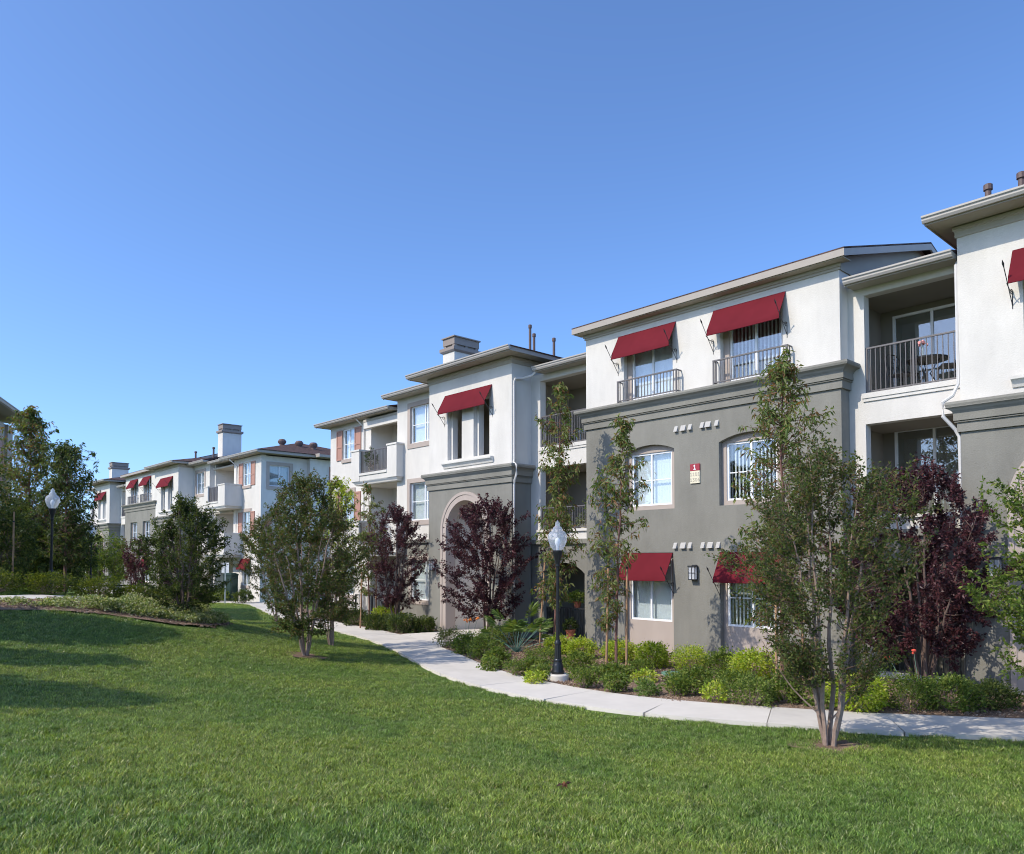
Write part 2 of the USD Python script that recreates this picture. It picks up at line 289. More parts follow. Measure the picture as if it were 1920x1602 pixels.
# ---------------------------------------------------------------- planting beds
right_edge = offset_line(MID, -HW_R - 0.03)
re = right_edge[(right_edge[:, 1] > 11) & (right_edge[:, 0] < 13) & (right_edge[:, 1] < 22.3) & (right_edge[:, 0] > -2.6)]
bed1 = [tuple(p) for p in re[::2]] + [(-1.75, 23.6), (-1.0, 25.3), (-0.4, 25.2), (4.6, 20.2), (13, 11.4)]
v, f = drape(bed1, 0.3, 0.012, 0.07, 3); mb = MB(); mb.add(v, f)
tag(mb.build('planting_bed', M['soil'], smooth=True), 'brown mulched planting bed between the curved path and the grey wall', 'planting bed', kind='structure')
re = right_edge[(right_edge[:, 1] > 24.6) & (right_edge[:, 1] < 42)]
bed2 = [tuple(p) for p in re[::2]] + [(-12.5, 42.5), (-9.0, 37.0), (-4.0, 31.5), (-2.6, 27.4), (-3.5, 26.1)]
v, f = drape(bed2, 0.4, 0.012, 0.05, 4); mb = MB(); mb.add(v, f)
tag(mb.build('planting_bed', M['soil'], smooth=True), 'narrow shaded planting bed under the shuttered windows', 'planting bed', kind='structure')
BED3 = [(-14.5, 17.2), (-12.06, 18.05), (-11.53, 18.42), (-10.89, 18.74), (-10.03, 19.1), (-9.32, 19.3), (-8.5, 19.5), (-7.9, 20.0), (-7.7, 20.9), (-7.9, 21.8), (-8.8, 22.3), (-9.9, 21.9), (-10.9, 20.5), (-12.2, 19.2), (-14.0, 17.9)]
v, f = drape(BED3, 0.25, 0.012, 0.06, 6); mb = MB(); mb.add(v, f)
tag(mb.build('planting_bed', M['soil'], smooth=True), 'mulch bed on the grassy rise at the left', 'planting bed', kind='structure')

for k, (cx, cy, rr, lab) in enumerate(((4.28, 10.45, .50, 'ring of bare soil at the foot of the foreground crape myrtle'), (-4.95, 18.62, .46, 'ring of bare soil at the foot of the middle crape myrtle'))):
    an = np.linspace(0, 2 * np.pi, 28, endpoint=False); rd = rr * (.75 + .5 * meshkit.noise(np.c_[np.cos(an) * 1.5, np.sin(an) * 1.5, np.full(28, k + .5)], k)); v, f = drape([(cx + q * math.cos(a) * 1.15, cy + q * math.sin(a) * .9) for q, a in zip(rd, an)], .1, -.012, .03, 40 + k); mb = MB(); mb.add(v, f)
    tag(mb.build('bare_soil', M['soil'], smooth=True), lab, 'bare soil', kind='structure')

# ---------------------------------------------------------------- instanced stuff: grass, mulch chips
def instancer(name, protos, pos, quat, which, scale, label, cat, kind='stuff'):
    pi = UsdGeom.PointInstancer.Define(stage, numbered('/World', name)); path_ = str(pi.GetPath())
    for k, (v, f, c, m) in enumerate(protos):
        b = MB(); b.add(v, f); b.build(f'piece_{k:03d}', m, path_, colors=c)
        pi.GetPrototypesRel().AddTarget(f'{path_}/piece_{k:03d}')
    pi.CreatePositionsAttr(Vt.Vec3fArray.FromNumpy(np.asarray(pos, np.float32)))
    pi.CreateOrientationsAttr([Gf.Quath(*map(float, q)) for q in quat])
    pi.CreateScalesAttr(Vt.Vec3fArray.FromNumpy(np.repeat(np.asarray(scale, np.float32)[:, None], 3, 1)))
    pi.CreateProtoIndicesAttr(Vt.IntArray.FromNumpy(np.asarray(which, np.int32)))
    return tag(pi.GetPrim(), label, cat, kind=kind)
def ground_quat(x, y, yaw):
    e = 0.15; nx = -(ground_z(x + e, y) - ground_z(x - e, y)) / (2 * e); ny = -(ground_z(x, y + e) - ground_z(x, y - e)) / (2 * e)
    nrm = np.stack([nx, ny, np.ones_like(nx)], 1); nrm /= np.linalg.norm(nrm, axis=1, keepdims=True)
    q1 = np.stack([1 + nrm[:, 2], -nrm[:, 1], nrm[:, 0], 0 * nx], 1); q1 /= np.linalg.norm(q1, axis=1, keepdims=True)
    c, s = np.cos(yaw / 2), np.sin(yaw / 2)
    w, a, b, _ = q1.T
    return np.stack([w * c, a * c + b * s, b * c - a * s, w * s], 1)
def blade_patch(n, size, h, w, seed, tone=(1, 1, 1)):
    r = np.random.default_rng(seed); p = r.uniform(-size / 2, size / 2, (n, 2)); clump = meshkit.noise(np.c_[p * 9, np.full(n, seed)], seed)
    an = r.uniform(0, 2 * np.pi, n); hh = h * r.uniform(0.5, 1.25, n) * (0.65 + 0.6 * clump); ww = w * r.uniform(0.7, 1.3, n)
    lean = np.stack([np.cos(an), np.sin(an)], 1) * (hh * r.uniform(0.4, 1.9, n))[:, None]; side = np.stack([-np.sin(an), np.cos(an)], 1) * ww[:, None] / 2
    z = np.zeros(n)
    v = np.stack([np.c_[p - side, z - .01], np.c_[p + side, z - .01], np.c_[p + lean * .45 + side * .8, hh * .65], np.c_[p + lean * .45 - side * .8, hh * .65], np.c_[p + lean, hh]], 1)
    k = np.arange(n)[:, None] * 5; f = np.concatenate([k + [0, 1, 2], k + [0, 2, 3], k + [3, 2, 4]])
    c = np.array([(0.186, 0.262, 0.043), (0.132, 0.206, 0.033), (0.295, 0.35, 0.085), (0.43, 0.41, 0.20), (0.068, 0.122, 0.024)])[r.choice(5, n, p=[.33, .27, .20, .06, .14])] * r.uniform(.5, 1.5, (n, 1)) * (.70 + .6 * clump)[:, None]
    return v.reshape(-1, 3), f, np.repeat(c * tone, 5, 0), M['grass']
rng = np.random.default_rng(11); cell = 0.42
GX, GY = np.meshgrid(np.arange(-26, 10, cell), np.arange(2.6, 46, cell)); gxy = np.stack([GX.ravel(), GY.ravel()], 1) + rng.uniform(-.08, .08, (GX.size, 2))
inview = (np.abs(gxy[:, 0]) < gxy[:, 1] * 0.70 + 0.8)
sd = sdist(gxy[:, 0], gxy[:, 1]); bed3 = prep(Polygon(BED3).buffer(0.12)); lw = prep(Polygon(np.vstack([offset_line(LW, .5), offset_line(LW, -.5)[::-1]])))
keep = inview & (sd > HW_L + 0.16) & (np.hypot(gxy[:, 0] - 4.28, (gxy[:, 1] - 10.45) * 1.1) > .48) & (np.hypot(gxy[:, 0] + 4.95, gxy[:, 1] - 18.62) > .45)
keep &= np.array([not (bed3.contains(Point(*p)) or lw.contains(Point(*p))) if k else False for p, k in zip(gxy, keep)])
edge = keep & (sd < HW_L + .5)
gxy = gxy[keep]; N = len(gxy)
far = np.linalg.norm(gxy, axis=1)
tone_n = meshkit.fbm(np.c_[gxy * .55, np.zeros(N)], 4, 21) + rng.normal(0, .05, N); tone_i = np.digitize(tone_n, [.42, .53, .60]); GT = [(.80, .90, .90), (.93, .97, 1), (1.0, 1.02, 1.0), (1.12, 1.06, 1.05)]
tier = np.where(far < 12, 0, np.where(far < 24, 1, 2)); which = tier * 8 + tone_i * 2 + rng.integers(0, 2, N)
protos = [blade_patch(nb, .52, .040, bw, 8 * t_ + 2 * g_ + q_, GT[g_]) for t_, (nb, bw) in enumerate(((1500, .0064), (900, .0085), (420, .015))) for g_ in range(4) for q_ in range(2)]
instancer('grass', protos, np.c_[gxy, ground_z(gxy[:, 0], gxy[:, 1]) - .02], ground_quat(gxy[:, 0], gxy[:, 1], rng.uniform(0, 6.28, N)), which, rng.uniform(.85, 1.15, N), 'short mown green grass of the lawn', 'grass')

def chip_patch(n, size, seed):
    r = np.random.default_rng(seed); V, F, Cc = [], [], []
    for k in range(n):
        l, w, t = r.uniform(.02, .065), r.uniform(.008, .022), r.uniform(.003, .01); b = trimesh.creation.box((l, w, t))
        b.apply_transform(trimesh.transformations.euler_matrix(r.normal(0, .35), r.normal(0, .35), r.uniform(0, 6.3))); b.apply_translation((*r.uniform(-size / 2, size / 2, 2), r.uniform(.0, .025)))
        V.append(b.vertices); F.append(b.faces + 8 * k); c = np.array([(0.30, .205, .14), (.22, .14, .096), (.42, .32, .235), (.14, .09, .065)])[r.integers(0, 4)] * r.uniform(.75, 1.2); Cc.append(np.repeat(c[None], 8, 0))
    return np.vstack(V), np.vstack(F), np.vstack(Cc), M['leaf_chip']
M['leaf_chip'] = leaf_mat('mulch_chip', 0.9, 0.0, 0.1)
rng = np.random.default_rng(12); pts = []
for bed, st in ((bed1, .5), (BED3, .5)):
    pg = Polygon(bed); pp = prep(pg.buffer(-.12)); x0, y0, x1, y1 = pg.bounds
    pts += [(x + rng.uniform(-.1, .1), y + rng.uniform(-.1, .1)) for x in np.arange(x0, x1, st) for y in np.arange(y0, y1, st) if pp.contains(Point(x, y))]
pts = np.array(pts); N = len(pts)
instancer('mulch_chips', [chip_patch(150, .62, s) for s in (1, 2, 3)], np.c_[pts, ground_z(pts[:, 0], pts[:, 1]) + .012], ground_quat(pts[:, 0], pts[:, 1], rng.uniform(0, 6.28, N)), rng.integers(0, 3, N), np.ones(N), 'scattered bark chips on the planting beds', 'mulch')

# ================================================================ buildings
# local frame of a facade: x to the right, y into the building, z up
def arch_poly(x0, x1, z0, z1, rise, n=14):
    if rise <= 0: return Polygon([(x0, z0), (x1, z0), (x1, z1), (x0, z1)])
    w = (x1 - x0) / 2; cx = (x0 + x1) / 2; R = (w * w + rise * rise) / (2 * rise); cz = z1 + rise - R; a = math.asin(min(1, w / R))
    if rise > w * 0.999: R, cz, a = w, z1, math.pi / 2
    return Polygon([(x0, z0), (x1, z0)] + [(cx + R * math.sin(t), cz + R * math.cos(t)) for t in np.linspace(a, -a, n)])
def side_frame(x, flip=1):
    """Canonical (along, into, up) for a wall that faces +x at the given x: along = +y, into = -x."""
    T = np.eye(4); T[:3, 0] = (0, 1, 0); T[:3, 1] = (-1, 0, 0); T[0, 3] = x; return T
def wall(b, poly, y0, y1, m, name='wall', T=None, label=None): mb = MB(); mb.prism(poly, y0, y1); return mb.build(name, M[m], b, T=T, label=label)
def boxes(b, name, m, lst, T=None, label=None, smooth=False):
    if len(lst) > 1 and name in ('wall', 'ceiling', 'balcony_floor', 'ledge', 'passage_wall', 'landing', 'frieze', 'soffit', 'fascia'):
        for q in lst: boxes(b, name, m, [q], T, label, smooth)
        return
    mb = MB()
    for q in lst: mb.box(*q)
    return mb.build(name, M[m], b, T=T, label=label, smooth=smooth)

def window(b, x0, x1, z0, z1, y, mull=(0.5,), hbars=(), cover='slats', trim=None, T=None, fw=0.05, frame='vinyl', seed=0, half=None):
    """A framed window whose frame starts y into the wall. trim: (left, right, bottom, top) widths of a taupe surround proud of the wall at y0."""
    fr = MB(); d = 0.06
    fr.box(x0, x1, y, y + d, z0, z0 + fw); fr.box(x0, x1, y, y + d, z1 - fw, z1); fr.box(x0, x0 + fw, y, y + d, z0 + fw, z1 - fw); fr.box(x1 - fw, x1, y, y + d, z0 + fw, z1 - fw)
    xs = [x0 + fw] + [x0 + (x1 - x0) * m for m in mull] + [x1 - fw]
    for m in xs[1:-1]: fr.box(m - fw / 2, m + fw / 2, y + .004, y + d, z0 + fw, z1 - fw)
    for h in hbars:
        hz = z0 + (z1 - z0) * h
        for a, c in zip(xs[:-1], xs[1:]): fr.box(a + fw * .4, c - fw * .4, y + .012, y + d - .008, hz - .013, hz + .013)
    w = fr.build('window', M[frame], b, T=T)
    for a, c in zip(xs[:-1], xs[1:]): boxes(w, 'pane', 'glass', [(a + .002, c - .002, y + .030, y + .036, z0 + fw * .6, z1 - fw * .6)], T=T)
    r = random.Random(seed); cz0 = z0 + .02; cz1 = z1 - .02
    if half: cz0 = z0 + (z1 - z0) * half
    if cover in ('slats', 'closed'):
        mb = MB(); k = x0 + .05; wd, st, an = (.088, .100, -0.6) if cover == 'slats' else (.095, .085, 0.12)
        while k < x1 - .06:
            a = an + r.uniform(-.05, .05); ca, sa = math.cos(a) * wd / 2, math.sin(a) * wd / 2; yy = y + .15
            v = [(k - ca, yy - sa, cz0), (k, yy + .006, cz0), (k + ca, yy + sa, cz0), (k - ca, yy - sa, cz1), (k, yy + .006, cz1), (k + ca, yy + sa, cz1)]
            mb.add(v, [(0, 1, 4, 3), (1, 2, 5, 4)]); k += st
        mb.box(x0, x1, y + .10, y + .20, cz1, cz1 + .03); mb.build('blind', M['blind'], w, T=T)
    elif cover == 'curtain':
        for (a, c) in ((x0, x0 + (x1 - x0) * .47), (x0 + (x1 - x0) * .56, x1)):
            k = np.linspace(a, c, 40); yy = y + .16 + .03 * np.sin(k * 40 + r.uniform(0, 6)) + .012 * np.sin(k * 93)
            v = np.vstack([np.c_[k, yy, np.full(40, cz0)], np.c_[k, yy, np.full(40, cz1)]]); i = np.arange(39)
            mb = MB(); mb.add(v, np.stack([i, i + 1, i + 41, i + 40], 1)); mb.build('curtain', M['curtain'], w, T=T, smooth=True)
    if trim:
        l, rr, bo, to, yo = trim; mb = MB()
        mb.prism(Polygon([(x0 - l, z0 - bo), (x1 + rr, z0 - bo), (x1 + rr, z1 + to), (x0 - l, z1 + to)], [[(x0 + .002, z0 + .002), (x0 + .002, z1 - .002), (x1 - .002, z1 - .002), (x1 - .002, z0 + .002)]]), yo, y + d + .02)
        mb.build('trim', M['taupe'], w, T=T)
    return w
def surround(b, outer, x0, x1, z0, z1, y0, y1, m='taupe'):
    wall(b, outer.difference(Polygon([(x0 + .003, z0 + .003), (x1 - .003, z0 + .003), (x1 - .003, z1 - .003), (x0 + .003, z1 - .003)])), y0, y1, m, 'window_surround')

def awning(b, x0, x1, zt, y, drop=0.68, proj=0.33, val=0.12):
    zc = zt - drop + val; mb = MB(); t = .008; n = 14
    xs = np.linspace(x0, x1, n + 1); sag = -0.012 * np.sin(np.linspace(0, np.pi, n + 1)) ** .6
    rows = [(y - .01, zt, 0), (y - proj * .5, (zt + zc) / 2, 1.0), (y - proj, zc, .3), (y - proj - .006, zc - val, .6)]
    v = [(x, ry - t * k, rz + (sg * s if k == 0 else sg * s - t)) for k in (0, -1) for ry, rz, s in rows for x, sg in zip(xs, sag)]
    c = n + 1; R = len(rows); f = []
    for i in range(R - 1):
        for j in range(n):
            q = [i * c + j, (i + 1) * c + j, (i + 1) * c + j + 1, i * c + j + 1]; f += [q, [k + R * c for k in q[::-1]]]
    for i in range(R - 1):
        for j, fl in ((0, 1), (n, 0)):
            q = [i * c + j, (i + 1) * c + j, (i + 1) * c + j + R * c, i * c + j + R * c]; f.append(q if not fl else q[::-1])
    for j in range(n):
        q = [(R - 1) * c + j, (R - 1) * c + j + R * c, (R - 1) * c + j + 1 + R * c, (R - 1) * c + j + 1]; f.append(q)
    mb.add(v, f); a = mb.build('awning', M['awning'], b, smooth=35)
    for x in (x0 - .02, x1 + .02):
        mb = MB(); zb = zc - val
        p0, p1 = np.array((x, y, zb - .34)), np.array((x, y - proj - .15, zb + .26))
        mb.tube([p0, p1], .0085); mb.tube([p1, p1 + (p1 - p0) * .10, p1 + (p1 - p0) * .2], [.0085, .021, .002], 5)
        mb.tube([(x, y + .001, zb - .40), (x, y, zb - .05)], .009); mb.tube([(x, y, zb - .08), (x, y - proj * .55, zb - .075), (x, y - proj, zb + .01)], .009)
        th = np.linspace(0, 5.2, 14); rr = .075 * (1 - th / 7.5); cc = p0 + (p1 - p0) * .30 + np.array((0, .09, .06))
        mb.tube(np.c_[np.full(14, x), cc[1] + rr * np.cos(th), cc[2] + rr * np.sin(th)], .008, 5)
        mb.build('bracket', M['iron'], a, smooth=40)
    return a
def railing(b, x0, x1, z0, z1, y, side=0.0, m='rail', step=0.105, post=True, returns=False, name='railing'):
    mb = MB(); h = .022
    mb.box(x0, x1, y - .02, y + .02, z1 - .035, z1); mb.box(x0, x1, y - .014, y + .014, z0, z0 + .03)
    n = max(2, int(round((x1 - x0) / step)))
    for i in range(1, n):
        x = x0 + (x1 - x0) * i / n; mb.box(x - .008, x + .008, y - .008, y + .008, z0 + .03, z1 - .035)
    for x in ([x0 + .02, (x0 + x1) / 2, x1 - .02] if post else [x0 + .02, x1 - .02]): mb.box(x - .018, x + .018, y - .019, y + .019, z0 - .04, z1 - .001)
    if returns:
        for x in (x0 + .012, x1 - .012):
            mb.box(x - .012, x + .012, y + .022, side, z1 - .034, z1 - .004); mb.box(x - .012, x + .012, y + .022, side, z0 + .002, z0 + .028)
            mb.box(x - .008, x + .008, (y + side) / 2 - .008, (y + side) / 2 + .008, z0 + .03, z1 - .035)
    return mb.build(name, M[m], b)
def cornice(b, x0, x1, y0, yb, zb, zt, m='grey', big=0.25):
    h = zt - zb; P = [(.05, 0), (.05, .30), (.085, .315), (.085, .335), (.06, .345), (.06, .36), (.10, .375), (.10, .62), (.125, .70), (.17, .76), (.22, .80), (big, .82), (big + .015, .90), (big, .985), (.0, 1.0)]
    mb = MB(); mb.loft([(x0 - p, x1 + p, y0 - p, yb, zb + h * t) for p, t in P]); return mb.build('cornice', M[m], b)
def gutter(b, x0, x1, y, z, m='gutter', ends=True):
    mb = MB(); mb.prism_x([(0 + y, z), (-.055 + y, z), (-.085 + y, z + .045), (-.085 + y, z + .085), (-.115 + y, z + .10), (-.115 + y, z + .135), (-.10 + y, z + .135), (-.10 + y, z + .11), (y, z + .11)], x0, x1)
    return mb.build('gutter', M[m], b)
def hip_roof(b, x0, x1, y0, y1, z, slope, th=.13):
    """Hip roof over a rectangle, eave top at z; soffit, fascia and front gutter."""
    mb = MB(); w = min(x1 - x0, y1 - y0) / 2; h = w * slope
    if x1 - x0 <= y1 - y0: r0, r1 = ((x0 + x1) / 2, y0 + w), ((x0 + x1) / 2, y1 - w); top = [(0, 1, 4, 4), (1, 2, 5, 4), (2, 3, 5, 5), (3, 0, 4, 5)]
    else: r0, r1 = (x0 + w, (y0 + y1) / 2), (x1 - w, (y0 + y1) / 2); top = [(0, 1, 5, 4), (1, 2, 5, 5), (2, 3, 4, 5), (3, 0, 4, 4)]
    v = [(x0, y0, z), (x1, y0, z), (x1, y1, z), (x0, y1, z), (*r0, z + h), (*r1, z + h)]
    v += [(x0, y0, z - .03), (x1, y0, z - .03), (x1, y1, z - .03), (x0, y1, z - .03)]
    f = top + [(6, 7, 1, 0), (7, 8, 2, 1), (8, 9, 3, 2), (9, 6, 0, 3), (9, 8, 7, 6)]
    mb.add(v, f); r = mb.build('roof', M['roof'], b)
    mb = MB(); e = .03
    mb.box(x0 + e, x1 - e, y0 + e, y0 + e + .03, z - .03 - th, z - .032); mb.box(x0 + e, x0 + e + .03, y0 + e + .03, y1, z - .03 - th, z - .032); mb.box(x1 - e - .03, x1 - e, y0 + e + .03, y1, z - .03 - th, z - .032)
    mb.build('fascia', M['fascia'], b)
    boxes(b, 'soffit', 'soffit', [(x0 + e + .03, x1 - e - .03, y0 + e + .03, y1, z - .03 - th + .02, z - .036)])
    gutter(b, x0 + .01, x1 - .01, y0 + e, z - .03 - th + .03)
    return r
def wedge_roof(b, x0, x1, ye, ze, yr, slope, yb=None, over=True):
    """Sloping roof from an eave at the front up to a ridge and down behind; solid down to the wall head."""
    zr = ze + (yr - ye) * slope; yb = yb or yr + (yr - ye)
    mb = MB(); mb.prism_x([(ye, ze - .03), (ye, ze), (yr, zr), (yb, ze), (yb, ze - .03)][::-1], x0, x1); r = mb.build('roof', M['roof'], b)
    boxes(b, 'fascia', 'fascia', [(x0, x1, ye + .03, ye + .06, ze - .17, ze - .032)])
    boxes(b, 'soffit', 'soffit', [(x0, x1, ye + .06, ye + 2.0, ze - .15, ze - .036)])
    gutter(b, x0, x1, ye + .03, ze - .14)
    return r
def spout(b, pts, r=.035): mb = MB(); mb.tube(pts, r, 7); return mb.build('downspout', M['spout'], b, smooth=50)
def chimney(b, x0, x1, y0, y1, z0, z1):
    h = MB(); h.box(x0, x1, y0, y1, z0, z1 - .62); c = h.build('chimney', M['white'], b)
    k = MB(); p = .10
    k.loft([(x0 - .03, x1 + .03, y0 - .03, y1 + .03, z1 - .62), (x0 - p, x1 + p, y0 - p, y1 + p, z1 - .56), (x0 - p, x1 + p, y0 - p, y1 + p, z1 - .44)])
    k.box(x0 + .06, x1 - .06, y0 + .06, y1 - .06, z1 - .44, z1 - .32)
    for (a, c2) in ((x0 + .02, y0 + .02), (x1 - .17, y0 + .02), (x0 + .02, y1 - .17), (x1 - .17, y1 - .17)): k.box(a, a + .15, c2, c2 + .15, z1 - .44, z1 - .32)
    n = int((y1 - y0) / .45)
    for i in range(1, n):
        yy = y0 + (y1 - y0) * i / n; k.box(x0 + .022, x0 + .14, yy - .06, yy + .06, z1 - .44, z1 - .32); k.box(x1 - .14, x1 - .022, yy - .06, yy + .06, z1 - .44, z1 - .32)
    k.loft([(x0, x1, y0, y1, z1 - .32), (x0, x1, y0, y1, z1 - .05), (x0 - .05, x1 + .05, y0 - .05, y1 + .05, z1 - .045), (x0 - .05, x1 + .05, y0 - .05, y1 + .05, z1)])
    k.build('cap', M['cap'], c); return c
def vent_pipe(b, x, y, z0, z1, r=.05):
    mb = MB(); mb.lathe([(r, z0), (r, z1 - .14), (r * 1.45, z1 - .13), (r * 1.45, z1 - .02), (r * 1.1, z1), (.001, z1)], (x, y, 0), 10); return mb.build('vent_pipe', M['pipe'], b, smooth=35)

def slider(b, x0, x1, z0, z1, y, cover='slats', frame='vinyl', seed=0, half=None): return window(b, x0, x1, z0, z1, y, (0.5,), (), cover, None, fw=.055, frame=frame, seed=seed, half=half)

def main_block(b, x0, x1, y, yl, yr, detail=True, rise=.17):
    """Grey lower storeys, heavy cornice, cream top storey with two awnings."""
    W = x1 - x0; L = lambda t: x0 + t                                     # offsets from the block's left end
    o1, o2 = (L(1.22), L(2.99)), (L(4.38), L(6.06))                         # openings of the lower storeys
    up = [arch_poly(a, c, 3.83, 5.39, rise) for a, c in ((L(1.42), L(3.05)), (L(4.38), L(6.02)))]
    dn = [Polygon([(a, -.06), (c, -.06), (c, 2.69), (a, 2.69)]) for a, c in ((L(1.38), L(3.0)), (L(4.38), L(6.02)))]
    low = Polygon([(x0, -.4), (x1, -.4), (x1, 6.25), (x0, 6.25)])
    for h in up + dn: low = low.difference(h)
    wall(b, low, y, y + .30, 'grey')
    boxes(b, 'wall', 'grey', [(x0, x0 + .25, y + .30, yl, -.4, 6.25), (x1 - .25, x1, y + .30, yr, -.4, 6.25)])
    for k, h in enumerate(up):
        a, _, c, zt = h.bounds; fa, fc = a + .12, c - .17
        surround(b, h, fa, fc, 3.95, 5.37, y + .14, y + .29)
        window(b, fa, fc, 3.95, 5.37, y + .17, (0.49,), (.48,), 'closed' if k == 0 else 'slats', seed=k)
    for k, h in enumerate(dn):
        a, _, c, zt = h.bounds; fa, fc = a + .09, c - .16
        surround(b, h, fa, fc, .88, 2.62, y + .16, y + .29)
        window(b, fa, fc, .88, 2.62, y + .19, (0.49,), (.40,) if k else (), 'closed' if k == 0 else 'slats', seed=k + 5)
        awning(b, a + .015, c - .015, 2.68, y, .72, .33)
    cornice(b, x0, x1, y, max(yl, yr) if max(yl, yr) < y + .9 else y + .37, 6.23, 6.79)
    doors = ((L(1.40), L(3.03)), (L(4.45), L(6.10)))
    hi = Polygon([(x0, 6.79), (x1, 6.79), (x1, 8.98), (x0, 8.98)])
    for a, c in doors: hi = hi.difference(Polygon([(a, 6.84), (c, 6.84), (c, 8.66), (a, 8.66)]))
    wall(b, hi, y, y + .30, 'white')
    boxes(b, 'wall', 'white', [(x0, x0 + .25, y + .30, yl + 1.6, 6.25, 8.98), (x1 - .25, x1, y + .30, yr + 1.6, 6.25, 8.98)])
    for k, (a, c) in enumerate(doors):
        surround(b, Polygon([(a, 6.84), (c, 6.84), (c, 8.66), (a, 8.66)]), a + .16, c - .08, 6.88, 8.60, y + .14, y + .29)
        slider(b, a + .16, c - .08, 6.88, 8.60, y + .18, 'slats' if k else 'closed', seed=k + 9, half=None)
        awning(b, L(1.22) + k * 3.05, L(3.14) + k * 3.05, 8.69, y, .69, .32)
        railing(b, L(1.33) + k * 3.03, L(3.30) + k * 3.03, 6.82, 7.39, y - .20, y - .002, returns=True, post=False)
    boxes(b, 'frieze', 'soffit', [(x0 - .03, x1 + .03, y - .03, y, 8.84, 8.975), (x0 - .06, x1 + .06, y - .06, y - .031, 8.90, 8.974)])
    # gable roof, ridge along the facade
    yr_, zr, ye, ze = y + 4.7, 10.66, y - .35, 9.15; yb = 2 * yr_ - ye; xa, xb = x0 - .24, x1 + .27
    mb = MB(); mb.prism_x([(ye, ze), (ye, ze + .03), (yr_, zr + .03), (yb, ze + .03), (yb, ze), (yr_, zr)][::-1], xa, xb); mb.build('roof', M['roof'], b)
    mb = MB(); mb.box(xa, xb, ye + .002, ye + .04, ze - .155, ze - .003)
    for xx in (xa, xb - .04): mb.prism_x([(ye + .04, ze - .155), (ye + .04, ze - .001), (yr_, zr - .014), (yb, ze - .001), (yb, ze - .155), (yr_, zr - .17)][::-1], xx, xx + .04)
    mb.build('fascia', M['fascia'], b)
    boxes(b, 'soffit', 'soffit', [(xa + .04, xb - .04, ye + .04, y + .05, 8.98, 9.0)])
    mb = MB(); mb.prism_x([(y + .02, 8.985), (y + .02, 9.12), (yr_, zr - .04), (yb - .4, 9.12), (yb - .4, 8.985)][::-1], x0 + .005, x1 - .005); mb.build('gable', M['soffit'], b)
    boxes(b, 'frieze', 'soffit', [(x1 - .01, x1 + .03, y + .03, y + 3.0, 8.84, 8.975)])
    if detail:
        for k, (zz, offs) in enumerate(((5.80, (-.54, -.32, -.11, .25, .42, .67)), (2.79, (-.59, -.35, -.14, .24, .45, .68)))):
            for i, xo in enumerate(offs):
                w = .05 if i in (0, 2, 3, 5) else .075; xx = xo + .05; mb = MB(); h = .15 if w < .08 else .18
                mb.prism_x([(y, zz), (y - .075, zz), (y - .02, zz + h * .85), (y, zz + h)][::-1], xx - w, xx + w); mb.build('vent_hood', M['concrete_grey'], b)

